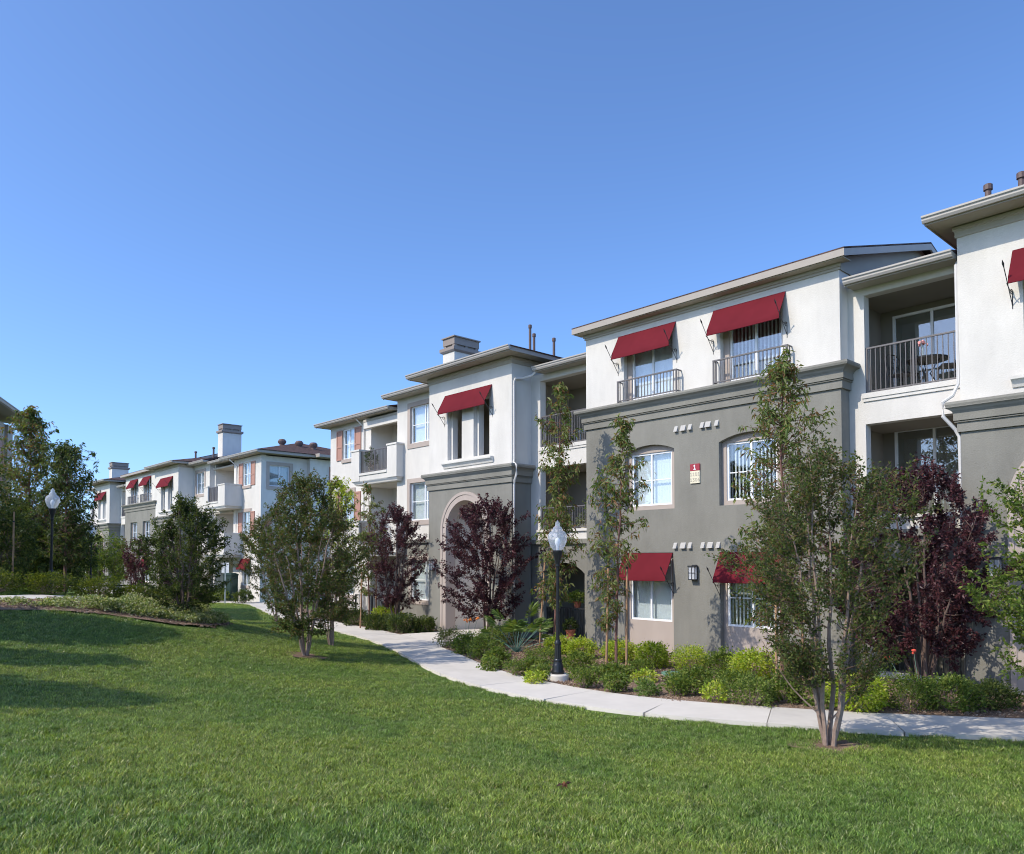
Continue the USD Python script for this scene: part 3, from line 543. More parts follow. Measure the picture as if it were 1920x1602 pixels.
def tower(b, x0, x1, y, yl, yr, passage=True, ov=.58):
    """Stair tower: grey arch below, cream box with an awning over two open bays above."""
    c = (x0 + x1) / 2; ca = c - .13; zs = 3.50
    outer = arch_poly(ca - 1.32, ca + 1.32, -.06, zs, 1.32, 30); inner = arch_poly(ca - 1.03, ca + 1.03, -.05, zs, 1.03, 30)
    wall(b, Polygon([(x0, -.4), (x1, -.4), (x1, 5.0), (x0, 5.0)]).difference(outer), y, y + .35, 'grey')
    wall(b, outer.difference(inner), y - .045, y + .38, 'taupe', 'arch_trim')
    mid = arch_poly(ca - 1.22, ca + 1.22, -.05, zs, 1.22, 30); wall(b, outer.buffer(.001).difference(mid), y - .065, y - .046, 'taupe', 'arch_trim')
    boxes(b, 'wall', 'grey', [(x0, x0 + .3, y + .35, yl, -.4, 5.0), (x1 - .3, x1, y + .35, yr, -.4, 5.0)])
    boxes(b, 'passage_wall', 'white', [(x0 + .31, ca - 1.10, y + .38, y + 3.0, -.06, 5.0), (ca + 1.10, x1 - .31, y + .38, y + 3.0, -.06, 5.0), (ca - 1.10, ca + 1.10, y + 2.6, y + 2.8, -.06, 5.0), (ca - 1.10, ca + 1.10, y + .38, y + 2.6, 4.7, 4.8)])
    boxes(b, 'passage_floor', 'concrete', [(ca - 1.2, ca + 1.2, y - .02, y + 2.6, -.2, .045)])
    if passage:
        mb = MB(); mb.tube([(ca + .05, y + 2.52, .98), (ca + .65, y + 2.50, 1.02), (ca + .98, y + 2.50, 1.22)], .022, 7); mb.tube([(ca + .3, y + 2.6, .95), (ca + .3, y + 2.51, 1.0)], .015, 6); mb.build('handrail', M['iron'], b, smooth=40)
    cornice(b, x0, x1, y, max(yl, yr) - .02, 4.98, 5.57, big=.2)
    hi = Polygon([(x0, 5.57), (x1, 5.57), (x1, 9.0), (x0, 9.0)]); ops = ((c - 1.13, c - .33), (c + .30, c + 1.12))
    for a, d in ops: hi = hi.difference(Polygon([(a, 5.98), (d, 5.98), (d, 8.05), (a, 8.05)]))
    wall(b, hi, y, y + .14, 'white')
    lo2 = Polygon([(x0, 5.57), (x1, 5.57), (x1, 9.0), (x0, 9.0)])
    for a, d in ops: lo2 = lo2.difference(Polygon([(a + .12, 5.98), (d - .02, 5.98), (d - .02, 7.95), (a + .12, 7.95)]))
    wall(b, lo2, y + .141, y + .36, 'white')
    boxes(b, 'wall', 'white', [(x0, x0 + .3, y + .36, yl + 1.2, 5.0, 9.0), (x1 - .3, x1, y + .36, yr + 1.2, 5.0, 9.0)])
    boxes(b, 'landing', 'soffit', [(x0 + .31, x1 - .31, y + 1.9, y + 2.1, 5.3, 9.0), (x0 + .31, x1 - .31, y + .361, y + 1.9, 5.2, 5.3), (x0 + .31, x1 - .31, y + .361, y + 1.9, 8.6, 8.7)])
    mb = MB(); mb.loft([(c - 1.33, c + 1.33, y - p, y + .02, z) for p, z in ((.03, 5.70), (.05, 5.76), (.10, 5.82), (.14, 5.84), (.14, 5.90), (.0, 5.905))]); mb.build('sill', M['white'], b)
    awning(b, c - 1.28, c + 1.26, 8.28, y, .70, .33)
    mb = MB(); mb.loft([(x0 - p, x1 + p, y - p, yr + .6, z) for p, z in ((.0, 8.80), (.03, 8.81), (.03, 8.93), (.06, 8.94), (.06, 9.01))]); mb.build('frieze', M['soffit'], b)
    return hip_roof(b, x0 - ov, x1 + .58, y - .6, y + 6.2, 9.17, .245)

def recess(b, x0, x1, yf, yb, op0, op1, ground, low='grey', rails=True, door=(.3, .95), lowrail=True, chair=None):
    """Two open balconies between two blocks, one above the other, over a patio."""
    up = Polygon([(x0, 3.14), (x1, 3.14), (x1, 8.50), (x0, 8.50)])
    up = up.difference(Polygon([(op0, 6.10), (op1, 6.10), (op1, 8.27), (op0, 8.27)])).difference(Polygon([(op0, 3.43), (op1, 3.43), (op1, 5.44), (op0, 5.44)]))
    wall(b, up, yf, yf + .25, 'white')
    lo = Polygon([(x0, -.4), (x1, -.4), (x1, 3.0), (x0, 3.0)])
    if ground: lo = lo.difference(arch_poly(*ground))
    wall(b, lo, yf + .03, yf + .28, low)
    boxes(b, 'ledge', low, [(x0, x1, yf - .06, yf + .26, 3.0, 3.14)]); boxes(b, 'ledge', 'white', [(op0 - .12, x1, yf - .06, yf, 3.38, 3.46)])
    boxes(b, 'balcony_floor', 'white', [(x0, x1, yf + .25, yb, 5.5, 6.06), (x0, x1, yf + .28, yb, 3.0, 3.40)])
    boxes(b, 'balcony_edge', 'white', [(op0 - .06, x1, yf - .05, yf, 6.0, 6.11), (op0 - .04, x1, yf - .03, yf, 5.93, 6.0)])
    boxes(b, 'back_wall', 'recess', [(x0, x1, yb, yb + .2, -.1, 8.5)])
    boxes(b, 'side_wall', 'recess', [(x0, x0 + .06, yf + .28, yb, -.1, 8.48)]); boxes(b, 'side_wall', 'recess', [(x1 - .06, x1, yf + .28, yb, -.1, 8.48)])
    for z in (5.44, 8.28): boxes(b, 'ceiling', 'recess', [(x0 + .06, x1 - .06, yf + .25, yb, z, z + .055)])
    W = op1 - op0
    for k, z in enumerate((6.08, 3.43)):
        slider(b, op0 + W * door[0], op0 + W * door[1], z + .02, z + 2.05, yb - .07, None, seed=k + int(abs(x0) * 7))
        boxes(b, 'door_backing', 'room', [(op0 + W * door[0] + .02, op0 + W * door[1] - .02, yb - .001 + .18, yb + .3, z, z + 2.1)])
        railing(b, op0, op1, z + .06, z + (1.04 if k == 0 else .74), yf + .06)
    if ground and lowrail:
        railing(b, ground[0], ground[1], .14, 1.02, yf + .16, m='iron', name='patio_fence'); boxes(b, 'kerb', 'concrete', [(ground[0] - .02, ground[1] - .02, yf - .08, yf + .24, -.2, .12)])

def shutter_pair(b, xa0, xa1, xb0, xb1, z0, z1, y, T=None):
    for a, c in ((xa0, xa1), (xb0, xb1)):
        mb = MB(); s = .05; mb.box(a, a + s, y - .045, y - .002, z0, z1); mb.box(c - s, c, y - .045, y - .002, z0, z1); zm = z0 + (z1 - z0) * .42
        for q in (z0, zm, z1 - .07): mb.box(a + s, c - s, y - .044, y - .002, q, q + .07)
        mb.box(a + s, c - s, y - .024, y - .003, z0 + .07, zm); mb.box(a + s, c - s, y - .024, y - .003, zm + .07, z1 - .07); mb.build('shutter', M['shutter'], b, T=T)

def balcony(b, x0, x1, y0, y1, zt, zb, pl, pr, wl=True, detail=True):
    """Projecting box balcony: two solid corner piers, a slab and a railing between them."""
    mb = MB(); zs = zb + .42
    for a, c in ((x0, x0 + pl), (x1 - pr, x1)):
        mb.box(a, c, y0, y1, zb + .10, zt - .07); mb.loft([(a - .03, c + .03, y0 - .03, y1, zt - .07), (a - .03, c + .03, y0 - .03, y1, zt)])
    mb.box(x0 + pl, x1 - pr, y0 + .02, y1, zb + .10, zs - .10); mb.box(x0 + pl, x1 - pr, y0 - .02, y1, zs - .098, zs)
    mb.loft([(x0 + .16, x1 - .16, y0 + .16, y1, zb - .06), (x0 + .12, x1 - .12, y0 + .12, y1, zb - .04), (x0 + .10, x1 - .10, y0 + .10, y1, zb + .02), (x0 + .03, x1 - .03, y0 + .03, y1, zb + .08), (x0 + .03, x1 - .03, y0 + .03, y1, zb + .098)])
    bal = mb.build('balcony', M['white'], b); railing(bal, x0 + pl, x1 - pr, zs + .05, zt - .10, y0 + .10, step=.10)
    return bal

def wing(b, w0, w1, yw, r0, b0, b1, yb_, win, bal, chimney_at=None, low='grey', ground_win=True, ze_w=9.08, ze_b=8.80, bal_y=None, sh=None):
    """Plain cream wall with a paired window, then a recess with box balconies, then a bay with shuttered windows (from right to left)."""
    # wall beside the tower
    x0, x1 = w0, w1
    for z0, z1, lo in ((3.28, ze_w - .08, None),): wall(b, Polygon([(x0, z0), (x1, z0), (x1, z1), (x0, z1)]).difference(Polygon([(win[0], 7.05), (win[1], 7.05), (win[1], 8.5), (win[0], 8.5)])).difference(Polygon([(win[0], 4.03), (win[1], 4.03), (win[1], 5.5), (win[0], 5.5)])), yw, yw + .3, 'white')
    wall(b, Polygon([(x0, -.4), (x1, -.4), (x1, 3.16), (x0, 3.16)]).difference(Polygon([(win[0], .95), (win[1], .95), (win[1], 2.5), (win[0], 2.5)])), yw + .08, yw + .3, low)
    boxes(b, 'ledge', low, [(x0, x1, yw - .02, yw + .3, 3.16, 3.28)])
    for k, (z0, z1) in enumerate(((7.05, 8.5), (4.03, 5.5))): window(b, win[0], win[1], z0, z1, yw + .06, (0.46, 0.54), (.5,), 'closed', (.18, .18, .19, .17, yw - .03), fw=.045, seed=k + 21)
    window(b, win[0], win[1], .95, 2.5, yw + .12, (0.46, 0.54), (.5,), 'closed', (.16, .16, .17, .15, yw + .05), fw=.045, seed=23)
    boxes(b, 'wall', 'white', [(x0, x0 + .25, yw + .3, 2.7, -.4, ze_w - .1)])
    wedge_roof(b, x0 - .25, x1, yw - .55, ze_w, 5.4, .22)
    # recess
    boxes(b, 'wall', 'white', [(b1, x0, 2.5, 2.7, -.4, 8.6)])
    boxes(b, 'ceiling', 'soffit', [(b1, x0, yw + .1, 2.5, 8.40, 8.5)])
    boxes(b, 'balcony_floor', 'white', [(b1, x0, yw + .02, 2.5, 5.63, 6.06), (b1, x0, yw + .02, 2.5, 2.66, 3.06)])
    boxes(b, 'beam', 'white', [(b1, x0, yw + .12, yw + .3, 8.12, 8.4)])
    for z in (6.06, 3.06, .0):
        d = MB(); dx = b1 + .45; d.box(dx, dx + .9, 2.44, 2.5, z, z + 2.1); dr = d.build('door', M['door'], b); boxes(dr, 'frame', 'white', [(dx - .08, dx, 2.42, 2.5, z, z + 2.18), (dx + .9, dx + .98, 2.42, 2.5, z, z + 2.18), (dx, dx + .9, 2.42, 2.5, z + 2.1, z + 2.18)])
    wedge_roof(b, b1 + .2, x0 - .25, yw - .25, ze_b - .07, 5.4, .22)
    for dz in (0, -3.0): balcony(b, bal[0], bal[1], bal_y, yw + .25, 7.15 + dz, 5.70 + dz, bal[2], bal[3])
    # bay
    c0, c1 = sh[1], sh[2]
    up = Polygon([(b0, -.4), (b1, -.4), (b1, ze_b - .1), (b0, ze_b - .1)])
    for z0, z1 in ((7.05, 8.42), (4.02, 5.52), (.95, 2.5)): up = up.difference(Polygon([(c0, z0), (c1, z0), (c1, z1), (c0, z1)]))
    wall(b, up, yb_, yb_ + .3, 'white')
    boxes(b, 'wall', 'white', [(b1 - .25, b1, yb_ + .3, 2.7, -.4, ze_b - .1)])
    for k, (z0, z1) in enumerate(((7.05, 8.42), (4.02, 5.52), (.95, 2.5))):
        w = window(b, c0, c1, z0, z1, yb_ + .05, (0.5,), (.5,), 'closed' if k == 0 else 'curtain', None, fw=.045, seed=k + 31)
        if k < 2: shutter_pair(b, sh[0], c0 - .02, c1 + .02, sh[3], z0 - .02, z1 - .02 if k == 0 else z1 + .0, yb_)
        boxes(w, 'sill', 'taupe', [(c0 - .05, c1 + .05, yb_ - .06, yb_ + .1, z0 - .16, z0 - .002)])
        if k: boxes(w, 'lintel', 'taupe', [(c0 - .08, c1 + .08, yb_ - .04, yb_ + .1, z1 + .002, z1 + .20)])
    wedge_roof(b, b0 - .5, b1 + .45, yb_ - .55, ze_b, 5.4, .22)

def facade_frame(s=0.0, d=0.0):
    u = np.array((-.67343, .73925)); v = np.array((.73925, .67343)); o = np.array((4.58, 19.5)) + s * u + d * v; return (o[0], o[1], 0.0), math.degrees(math.atan2(-.73925, .67343))

# ---------------- the long building on the right
loc, rz = facade_frame()
A = thing('apartment_building', 'long three storey grey and cream apartment building along the right, nearest one', 'apartment building', loc, rz)
main_block(A, -3.62, 3.82, 0.0, .85, .40)
tower(A, -11.25, -6.81, 0.0, .9, .85)
tower(A, 6.16, 10.60, 0.0, .9, .40, passage=False, ov=.42)
recess(A, 3.82, 6.16, .40, 2.0, 4.17, 6.13, (4.3, 6.0, -.05, 2.05, .35), door=(0.0, .86))
recess(A, -6.81, -3.62, .85, 2.6, -6.38, -3.66, (-6.25, -4.5, -.05, 2.08, .33), door=(.45, .97))
wedge_roof(A, 3.95, 6.1, -.08, 8.58, 5.2, .22); wedge_roof(A, -6.2, -3.72, .36, 8.62, 5.2, .22)
wing(A, -14.65, -11.25, .9, None, -20.9, -17.4, 1.4, (-13.72, -11.75), (-17.6, -14.17, .64, .68), bal_y=.55, sh=(-20.3, -19.78, -18.74, -18.2))
boxes(A, 'wall', 'white', [(-20.9, 10.6, 2.85, 10.2, -.4, 8.4)])
chimney(A, -12.95, -12.22, 1.9, 3.15, 8.6, 11.25)
for x, y, z in ((-10.15, 4.0, 11.62), (-9.98, 4.05, 11.25), (-9.15, 4.3, 10.95)): vent_pipe(A, x, y, 9.2, z)
for x, y, z in ((6.05, 2.4, 10.72), (6.68, 2.4, 10.75)): vent_pipe(A, x, y, 9.2, z, .065)
spout(A, [(-6.1, .42, 8.5), (-6.3, .42, 8.38), (-6.68, .40, 8.36), (-6.755, .30, 8.34), (-6.76, .10, 8.30), (-6.765, .06, 8.2), (-6.765, .06, 5.72), (-6.70, -.02, 5.60), (-6.56, -.03, 5.50), (-6.56, -.03, 5.2), (-6.70, .02, 5.02), (-6.765, .06, 4.9), (-6.765, .06, 0.1)])
spout(A, [(6.10, .2, 8.4), (6.12, .05, 8.3), (6.12, .05, 5.95), (6.05, -.08, 5.70), (5.90, -.16, 5.58), (5.90, -.16, 5.3), (6.06, .0, 5.05), (6.12, .05, 4.9), (6.12, .05, .1)])
spout(A, [(-18.0, .92, 8.72), (-17.95, 1.2, 8.45), (-17.9, 1.35, 8.3), (-17.9, 1.35, .1)])

# ---------------- the second building, further along the path
loc, rz = facade_frame(0, 2.0)
B = thing('apartment_building', 'second cream and grey apartment building with red awnings beyond the gap, middle distance', 'apartment building', loc, rz)
main_block(B, -54.5, -47.15, 0.0, .85, .3, detail=False, rise=0)
tower(B, -47.13, -42.56, -.05, .9, 1.0, passage=False)
tower(B, -63.4, -58.85, 0.0, 1.0, .9, passage=False)
recess(B, -58.85, -54.5, .85, 2.6, -58.5, -54.54, (-57.8, -55.6, -.05, 2.05, .3), door=(.5, .98))
wedge_roof(B, -58.3, -54.6, .36, 8.62, 5.2, .22)
def side_wall_b():
    T = side_frame(-32.35); p = Polygon([(1.5, -.4), (3.6, -.4), (3.6, 8.7), (1.5, 8.7)])
    wins = ((1.70, 3.0, 6.9, 8.15), (1.70, 3.0, 3.9, 5.2))
    for a, c, z0, z1 in wins: p = p.difference(Polygon([(a, z0), (c, z0), (c, z1), (a, z1)]))
    wall(B, p, 0, .2, 'white', T=T)
    for k, (a, c, z0, z1) in enumerate(wins): window(B, a, c, z0, z1, .05, (0.5,), (.5,) if k else (), 'slats', (.17, .2, .2, .2, -.04), T=T, seed=50 + k)
    boxes(B, 'wall', 'white', [(-36, -31.95, 4.15, 11.0, -.4, 8.7), (-36, -32.35, 3.6, 4.15, -.4, 8.7)])
    T2 = side_frame(-31.95); w = window(B, 6.1, 7.2, 6.9, 8.3, -.03, (0.5,), (), None, None, T=T2, frame='vinyl'); shutter_pair(B, 5.45, 6.08, 7.22, 7.85, 6.88, 8.3, 0, T=T2)
    # hip roof over this end
    mb = MB(); z = 8.96; x1 = -31.85 + .25; ys, ye = .65, 11.6; xr = -37.4; zr = z + (x1 - xr) * .27 * .98
    v = [(-37.3, ys, z), (x1, ys, z), (x1, ye, z), (-60, ye, z), (xr, (ys + ye) / 2, zr), (-60, (ys + ye) / 2, zr), (-37.3, ys, z)]
    v += [(-37.3, ys, z - .04), (x1, ys, z - .04), (x1, ye, z - .04)]
    mb.add(v, [(0, 1, 4, 4), (1, 2, 4, 4), (2, 3, 5, 4), (7, 8, 1, 0), (8, 9, 2, 1)]); mb.add([(-37.3, ys, z), (xr, (ys + ye) / 2, zr), (-60, (ys + ye) / 2, zr), (-60, ys, z)], [(0, 1, 2, 3)]); mb.build('roof', M['roof'], B)
    boxes(B, 'fascia', 'fascia', [(-37.3, x1 - .04, ys + .03, ys + .06, z - .19, z - .042), (x1 - .07, x1 - .04, ys + .06, 4.3, z - .19, z - .042), (x1 - .04, x1 + .5, 4.32, 4.36, z - .19, z + .02), (x1 + .46, x1 + .5, 4.36, 11.2, z - .19, z - .042)])
    boxes(B, 'soffit', 'soffit', [(-37.3, x1 - .07, ys + .06, 4.3, z - .17, z - .05), (-37.3, x1 + .46, 4.361, 11.2, z - .171, z - .051)])
    gutter(B, -37.3, x1 - .02, ys + .03, z - .15)
    for x, y, zt in ((-35.9, 4.2, 10.12), (-35.1, 5.0, 10.0), (-34.3, 5.6, 9.86)):
        mb = MB(); mb.lathe([(.16, 9.2), (.16, zt - .1), (.25, zt), (.27, zt + .12), (.18, zt + .24), (.01, zt + .27)], (x, y, 0), 12); mb.build('roof_vent', M['pipe'], B, smooth=40)
# plain wall with window, recess and bay of the second building
def wing2():
    yw, yb_ = 1.0, 1.2
    win = (-42.15, -40.65)
    p = Polygon([(-42.56, 3.2), (-39.75, 3.2), (-39.75, 8.95), (-42.56, 8.95)])
    for z0, z1 in ((6.95, 8.4), (4.0, 5.4)): p = p.difference(Polygon([(win[0], z0), (win[1], z0), (win[1], z1), (win[0], z1)]))
    wall(B, p, yw, yw + .3, 'white'); boxes(B, 'wall', 'grey', [(-42.56, -39.75, yw + .06, yw + .3, -.4, 3.2)])
    for k, (z0, z1) in enumerate(((6.95, 8.4), (4.0, 5.4))): window(B, win[0], win[1], z0, z1, yw + .05, (0.5,), (.5,), 'curtain', (.2, .2, .2, .2, yw - .03), seed=60 + k)
    boxes(B, 'wall', 'white', [(-39.75, -39.5, yw + .3, 3.0, -.4, 8.9), (-39.75, -36.3, 2.8, 3.0, -.4, 8.8), (-36.3, -36.1, yb_ + .3, 2.8, -.4, 8.8)])
    boxes(B, 'ceiling', 'soffit', [(-39.5, -36.3, 1.1, 2.8, 8.4, 8.5), (-39.5, -36.3, 1.1, 2.8, 5.5, 5.6), (-39.5, -36.3, 1.1, 2.8, 2.5, 2.6)])
    boxes(B, 'balcony_floor', 'white', [(-39.5, -36.3, 1.05, 2.8, 5.61, 6.05), (-39.5, -36.3, 1.05, 2.8, 2.61, 3.05)])
    for z in (6.05, 3.05): boxes(B, 'door', 'door', [(-37.9, -37.1, 2.74, 2.8, z, z + 2.1)])
    for dz in (0, -3.0): balcony(B, -38.3, -35.0, .1, 1.25, 7.15 + dz, 5.70 + dz, .62, 1.05)
    wedge_roof(B, -43.0, -39.4, .45, 9.06, 5.6, .25); wedge_roof(B, -39.3, -36.0, .7, 8.9, 5.6, .25)
    c0, c1 = -34.9, -33.75
    up = Polygon([(-36.3, -.4), (-32.35, -.4), (-32.35, 8.75), (-36.3, 8.75)]); zz = ((7.03, 8.45), (4.0, 5.42), (.95, 2.4))
    for z0, z1 in zz: up = up.difference(Polygon([(c0, z0), (c1, z0), (c1, z1), (c0, z1)]))
    wall(B, up, yb_, yb_ + .3, 'white')
    for k, (z0, z1) in enumerate(zz):
        w = window(B, c0, c1, z0, z1, yb_ + .05, (0.5,), (.5,), 'curtain', None, fw=.05, seed=70 + k)
        if k < 2: shutter_pair(B, -35.5, c0 - .02, c1 + .02, -33.15, z0 - .02, z1, yb_)
        boxes(w, 'sill', 'taupe', [(c0 - .05, c1 + .05, yb_ - .06, yb_ + .1, z0 - .17, z0 - .002)])
        if k: boxes(w, 'lintel', 'taupe', [(c0 - .1, c1 + .1, yb_ - .04, yb_ + .1, z1 + .002, z1 + .2)])
    awning(B, c0 - .1, c1 + .1, 2.62, yb_, .7, .33)
    spout(B, [(-35.9, .72, 8.75), (-35.85, 1.0, 8.5), (-35.8, 1.15, 8.35), (-35.8, 1.15, .1)])
    # the last bay, left of the far tower
    p = Polygon([(-67.6, -.4), (-63.4, -.4), (-63.4, 8.9), (-67.6, 8.9)])
    for z0, z1 in zz: p = p.difference(Polygon([(-66.4, z0), (-65.2, z0), (-65.2, z1), (-66.4, z1)]))
    wall(B, p, 1.0, 1.3, 'white')
    for k, (z0, z1) in enumerate(zz):
        window(B, -66.4, -65.2, z0, z1, 1.05, (0.5,), (.5,), 'curtain', None, seed=80 + k); shutter_pair(B, -67.0, -66.42, -65.18, -64.6, z0, z1, 1.0)
    for dz in (0, -3.0): balcony(B, -65.6, -63.5, .2, 1.0, 7.1 + dz, 5.70 + dz, .4, .4)
    wedge_roof(B, -68.2, -63.2, .4, 9.0, 5.6, .25)
wing2(); side_wall_b()
boxes(B, 'wall', 'white', [(-67.6, -36.0, 3.05, 11.0, -.4, 8.7)])
mb = MB(); mb.prism_x([(2.2, 8.75), (2.2, 9.0), (6.5, 10.3), (11.4, 9.0), (11.4, 8.75)][::-1], -68.0, -40.0); mb.build('roof', M['roof'], B)
chimney(B, -41.0, -40.2, 2.0, 3.3, 8.6, 11.72); chimney(B, -66.0, -65.1, 1.8, 3.2, 8.6, 11.42)
for x, y, z in ((-49.2, 3.5, 10.9), (-46.4, 3.8, 10.95), (-57.5, 3.2, 10.4)): vent_pipe(B, x, y, 9.0, z, .07)

# ---------------- the building at the left edge, seen from its shaded side
Lb = thing('apartment_building', 'shaded three storey building at the left edge, mostly hidden behind trees', 'apartment building', (-22.9, 35.3, 0.6), math.degrees(math.atan2(.939, -.344)))
p = Polygon([(-8, -.5), (-.6, -.5), (-.6, 7.9), (-8, 7.9)]); ops = [(-3.9, -2.6, 4.9, 7.2), (-7.3, -5.8, 5.0, 7.0), (-3.9, -2.6, 1.9, 4.0), (-7.3, -5.8, 1.9, 4.0)]
for a, c, z0, z1 in ops: p = p.difference(Polygon([(a, z0), (c, z0), (c, z1), (a, z1)]))
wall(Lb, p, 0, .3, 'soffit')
for k, (a, c, z0, z1) in enumerate(ops): window(Lb, a, c, z0, z1, .08, (0.5,), (.5,), 'curtain', (.14, .14, .16, .16, -.03), seed=90 + k)
shutter_pair(Lb, -4.75, -4.1, -2.4, -1.75, 4.85, 7.2, 0)
boxes(Lb, 'pilaster', 'fascia', [(-1.45, -.6, -.12, 0, -.5, 7.88)])
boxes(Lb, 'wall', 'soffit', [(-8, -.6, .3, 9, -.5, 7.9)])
hip_roof(Lb, -8.6, 0.0, -.75, 9.6, 8.32, .30)

# ---------------- a low-lying roof far behind
loc, rz = facade_frame(92, 8)
Fb = thing('apartment_building', 'far building with a brown roof glimpsed behind the left trees', 'apartment building', loc, rz)
p = Polygon([(-9, -1), (9, -1), (9, 6.1), (-9, 6.1)]); ops = [(x, x + 1.4, z, z + 1.4) for x in (-7, -3.5, 0, 3.5, 6.5) for z in (1, 4.0)]
for a, c, z0, z1 in ops: p = p.difference(Polygon([(a, z0), (c, z0), (c, z1), (a, z1)]))
wall(Fb, p, 0, .3, 'grey'); boxes(Fb, 'wall', 'grey', [(-9, 9, .4, 9, -1, 6.1)])
for k, (a, c, z0, z1) in enumerate(ops): boxes(Fb, 'window', 'vinyl', [(a, c, .1, .14, z0, z0 + .08), (a, c, .1, .14, z1 - .08, z1), (a, a + .08, .1, .14, z0, z1), (c - .08, c, .1, .14, z0, z1), ((a + c) / 2 - .04, (a + c) / 2 + .04, .1, .14, z0, z1)])
hip_roof(Fb, -9.7, 9.7, -.7, 9.7, 6.5, .30)

# ================================================================ plants
PAL = {
    'myrtle': [(.085, .115, .030), (.062, .092, .024), (.12, .145, .040), (.14, .10, .045), (.045, .070, .020)],
    'evergreen': [(.105, .150, .034), (.075, .118, .026), (.15, .19, .05), (.20, .21, .075), (.20, .11, .05)],
    'plum': [(.055, .018, .022), (.040, .014, .019), (.080, .026, .030), (.105, .036, .036), (.030, .013, .016)],
    'lime': [(.32, .41, .030), (.24, .34, .026), (.40, .46, .05), (.15, .24, .024), (.46, .49, .12)],
    'shrub': [(.115, .175, .030), (.085, .14, .024), (.16, .22, .040), (.21, .25, .055), (.062, .105, .02)],
    'dark': [(.060, .090, .024), (.043, .070, .020), (.085, .118, .030), (.11, .135, .038), (.032, .054, .015)],
    'hedge': [(.105, .14, .020), (.075, .11, .017), (.15, .18, .026), (.05, .08, .014)],
    'pale': [(.30, .35, .17), (.20, .26, .09), (.44, .45, .30), (.13, .19, .05)],
    'strap': [(.105, .175, .034), (.14, .21, .046), (.07, .125, .028), (.20, .26, .08)],
    'silver': [(.18, .21, .15), (.12, .16, .09), (.23, .25, .18)],
}
def unit(a): return a / (np.linalg.norm(a, axis=-1, keepdims=True) + 1e-9)
def leaf_mesh(P, D, L, W, pal, r, droop=0.15, fold=0.25, weights=None):
    """Every leaf is a small folded blade: base, two sides, tip."""
    n = len(P); D = unit(D); N = unit(np.cross(D, r.normal(size=(n, 3)))); S = np.cross(D, N); L = np.asarray(L)[:, None]; W = np.asarray(W)[:, None]
    v = np.stack([P, P + D * L * .45 + S * W / 2 + N * W * fold, P + D * L - np.array((0, 0, 1)) * L * droop, P + D * L * .45 - S * W / 2 + N * W * fold], 1).reshape(-1, 3)
    k = np.arange(n)[:, None] * 4; f = np.concatenate([k + [0, 1, 2], k + [0, 2, 3]])
    c = np.array(PAL[pal])[r.choice(len(PAL[pal]), n, p=weights)] * r.uniform(.75, 1.25, (n, 1))
    return v, f, np.repeat(c, 4, 0)
def add_leaves(parent, name, sets, mat_):
    mb = MB(); C_ = []
    for v, f, c in sets: mb.add(v, f); C_.append(c)
    return mb.build(name, M[mat_], parent, colors=np.vstack(C_))
def bend(p0, d, length, r, n=5, up=.25, wob=.12):
    p = [np.array(p0, float)]; d = np.array(d, float); d /= np.linalg.norm(d)
    for i in range(n - 1):
        d = d + np.array((0, 0, up / n)) + r.normal(0, wob / math.sqrt(n), 3); d /= np.linalg.norm(d); p.append(p[-1] + d * length / (n - 1))
    return np.array(p)
def along(poly, t):
    i = np.clip((t * (len(poly) - 1)).astype(int), 0, len(poly) - 2); f = (t * (len(poly) - 1) - i)[:, None]
    return poly[i] * (1 - f) + poly[i + 1] * f, unit(poly[i + 1] - poly[i])

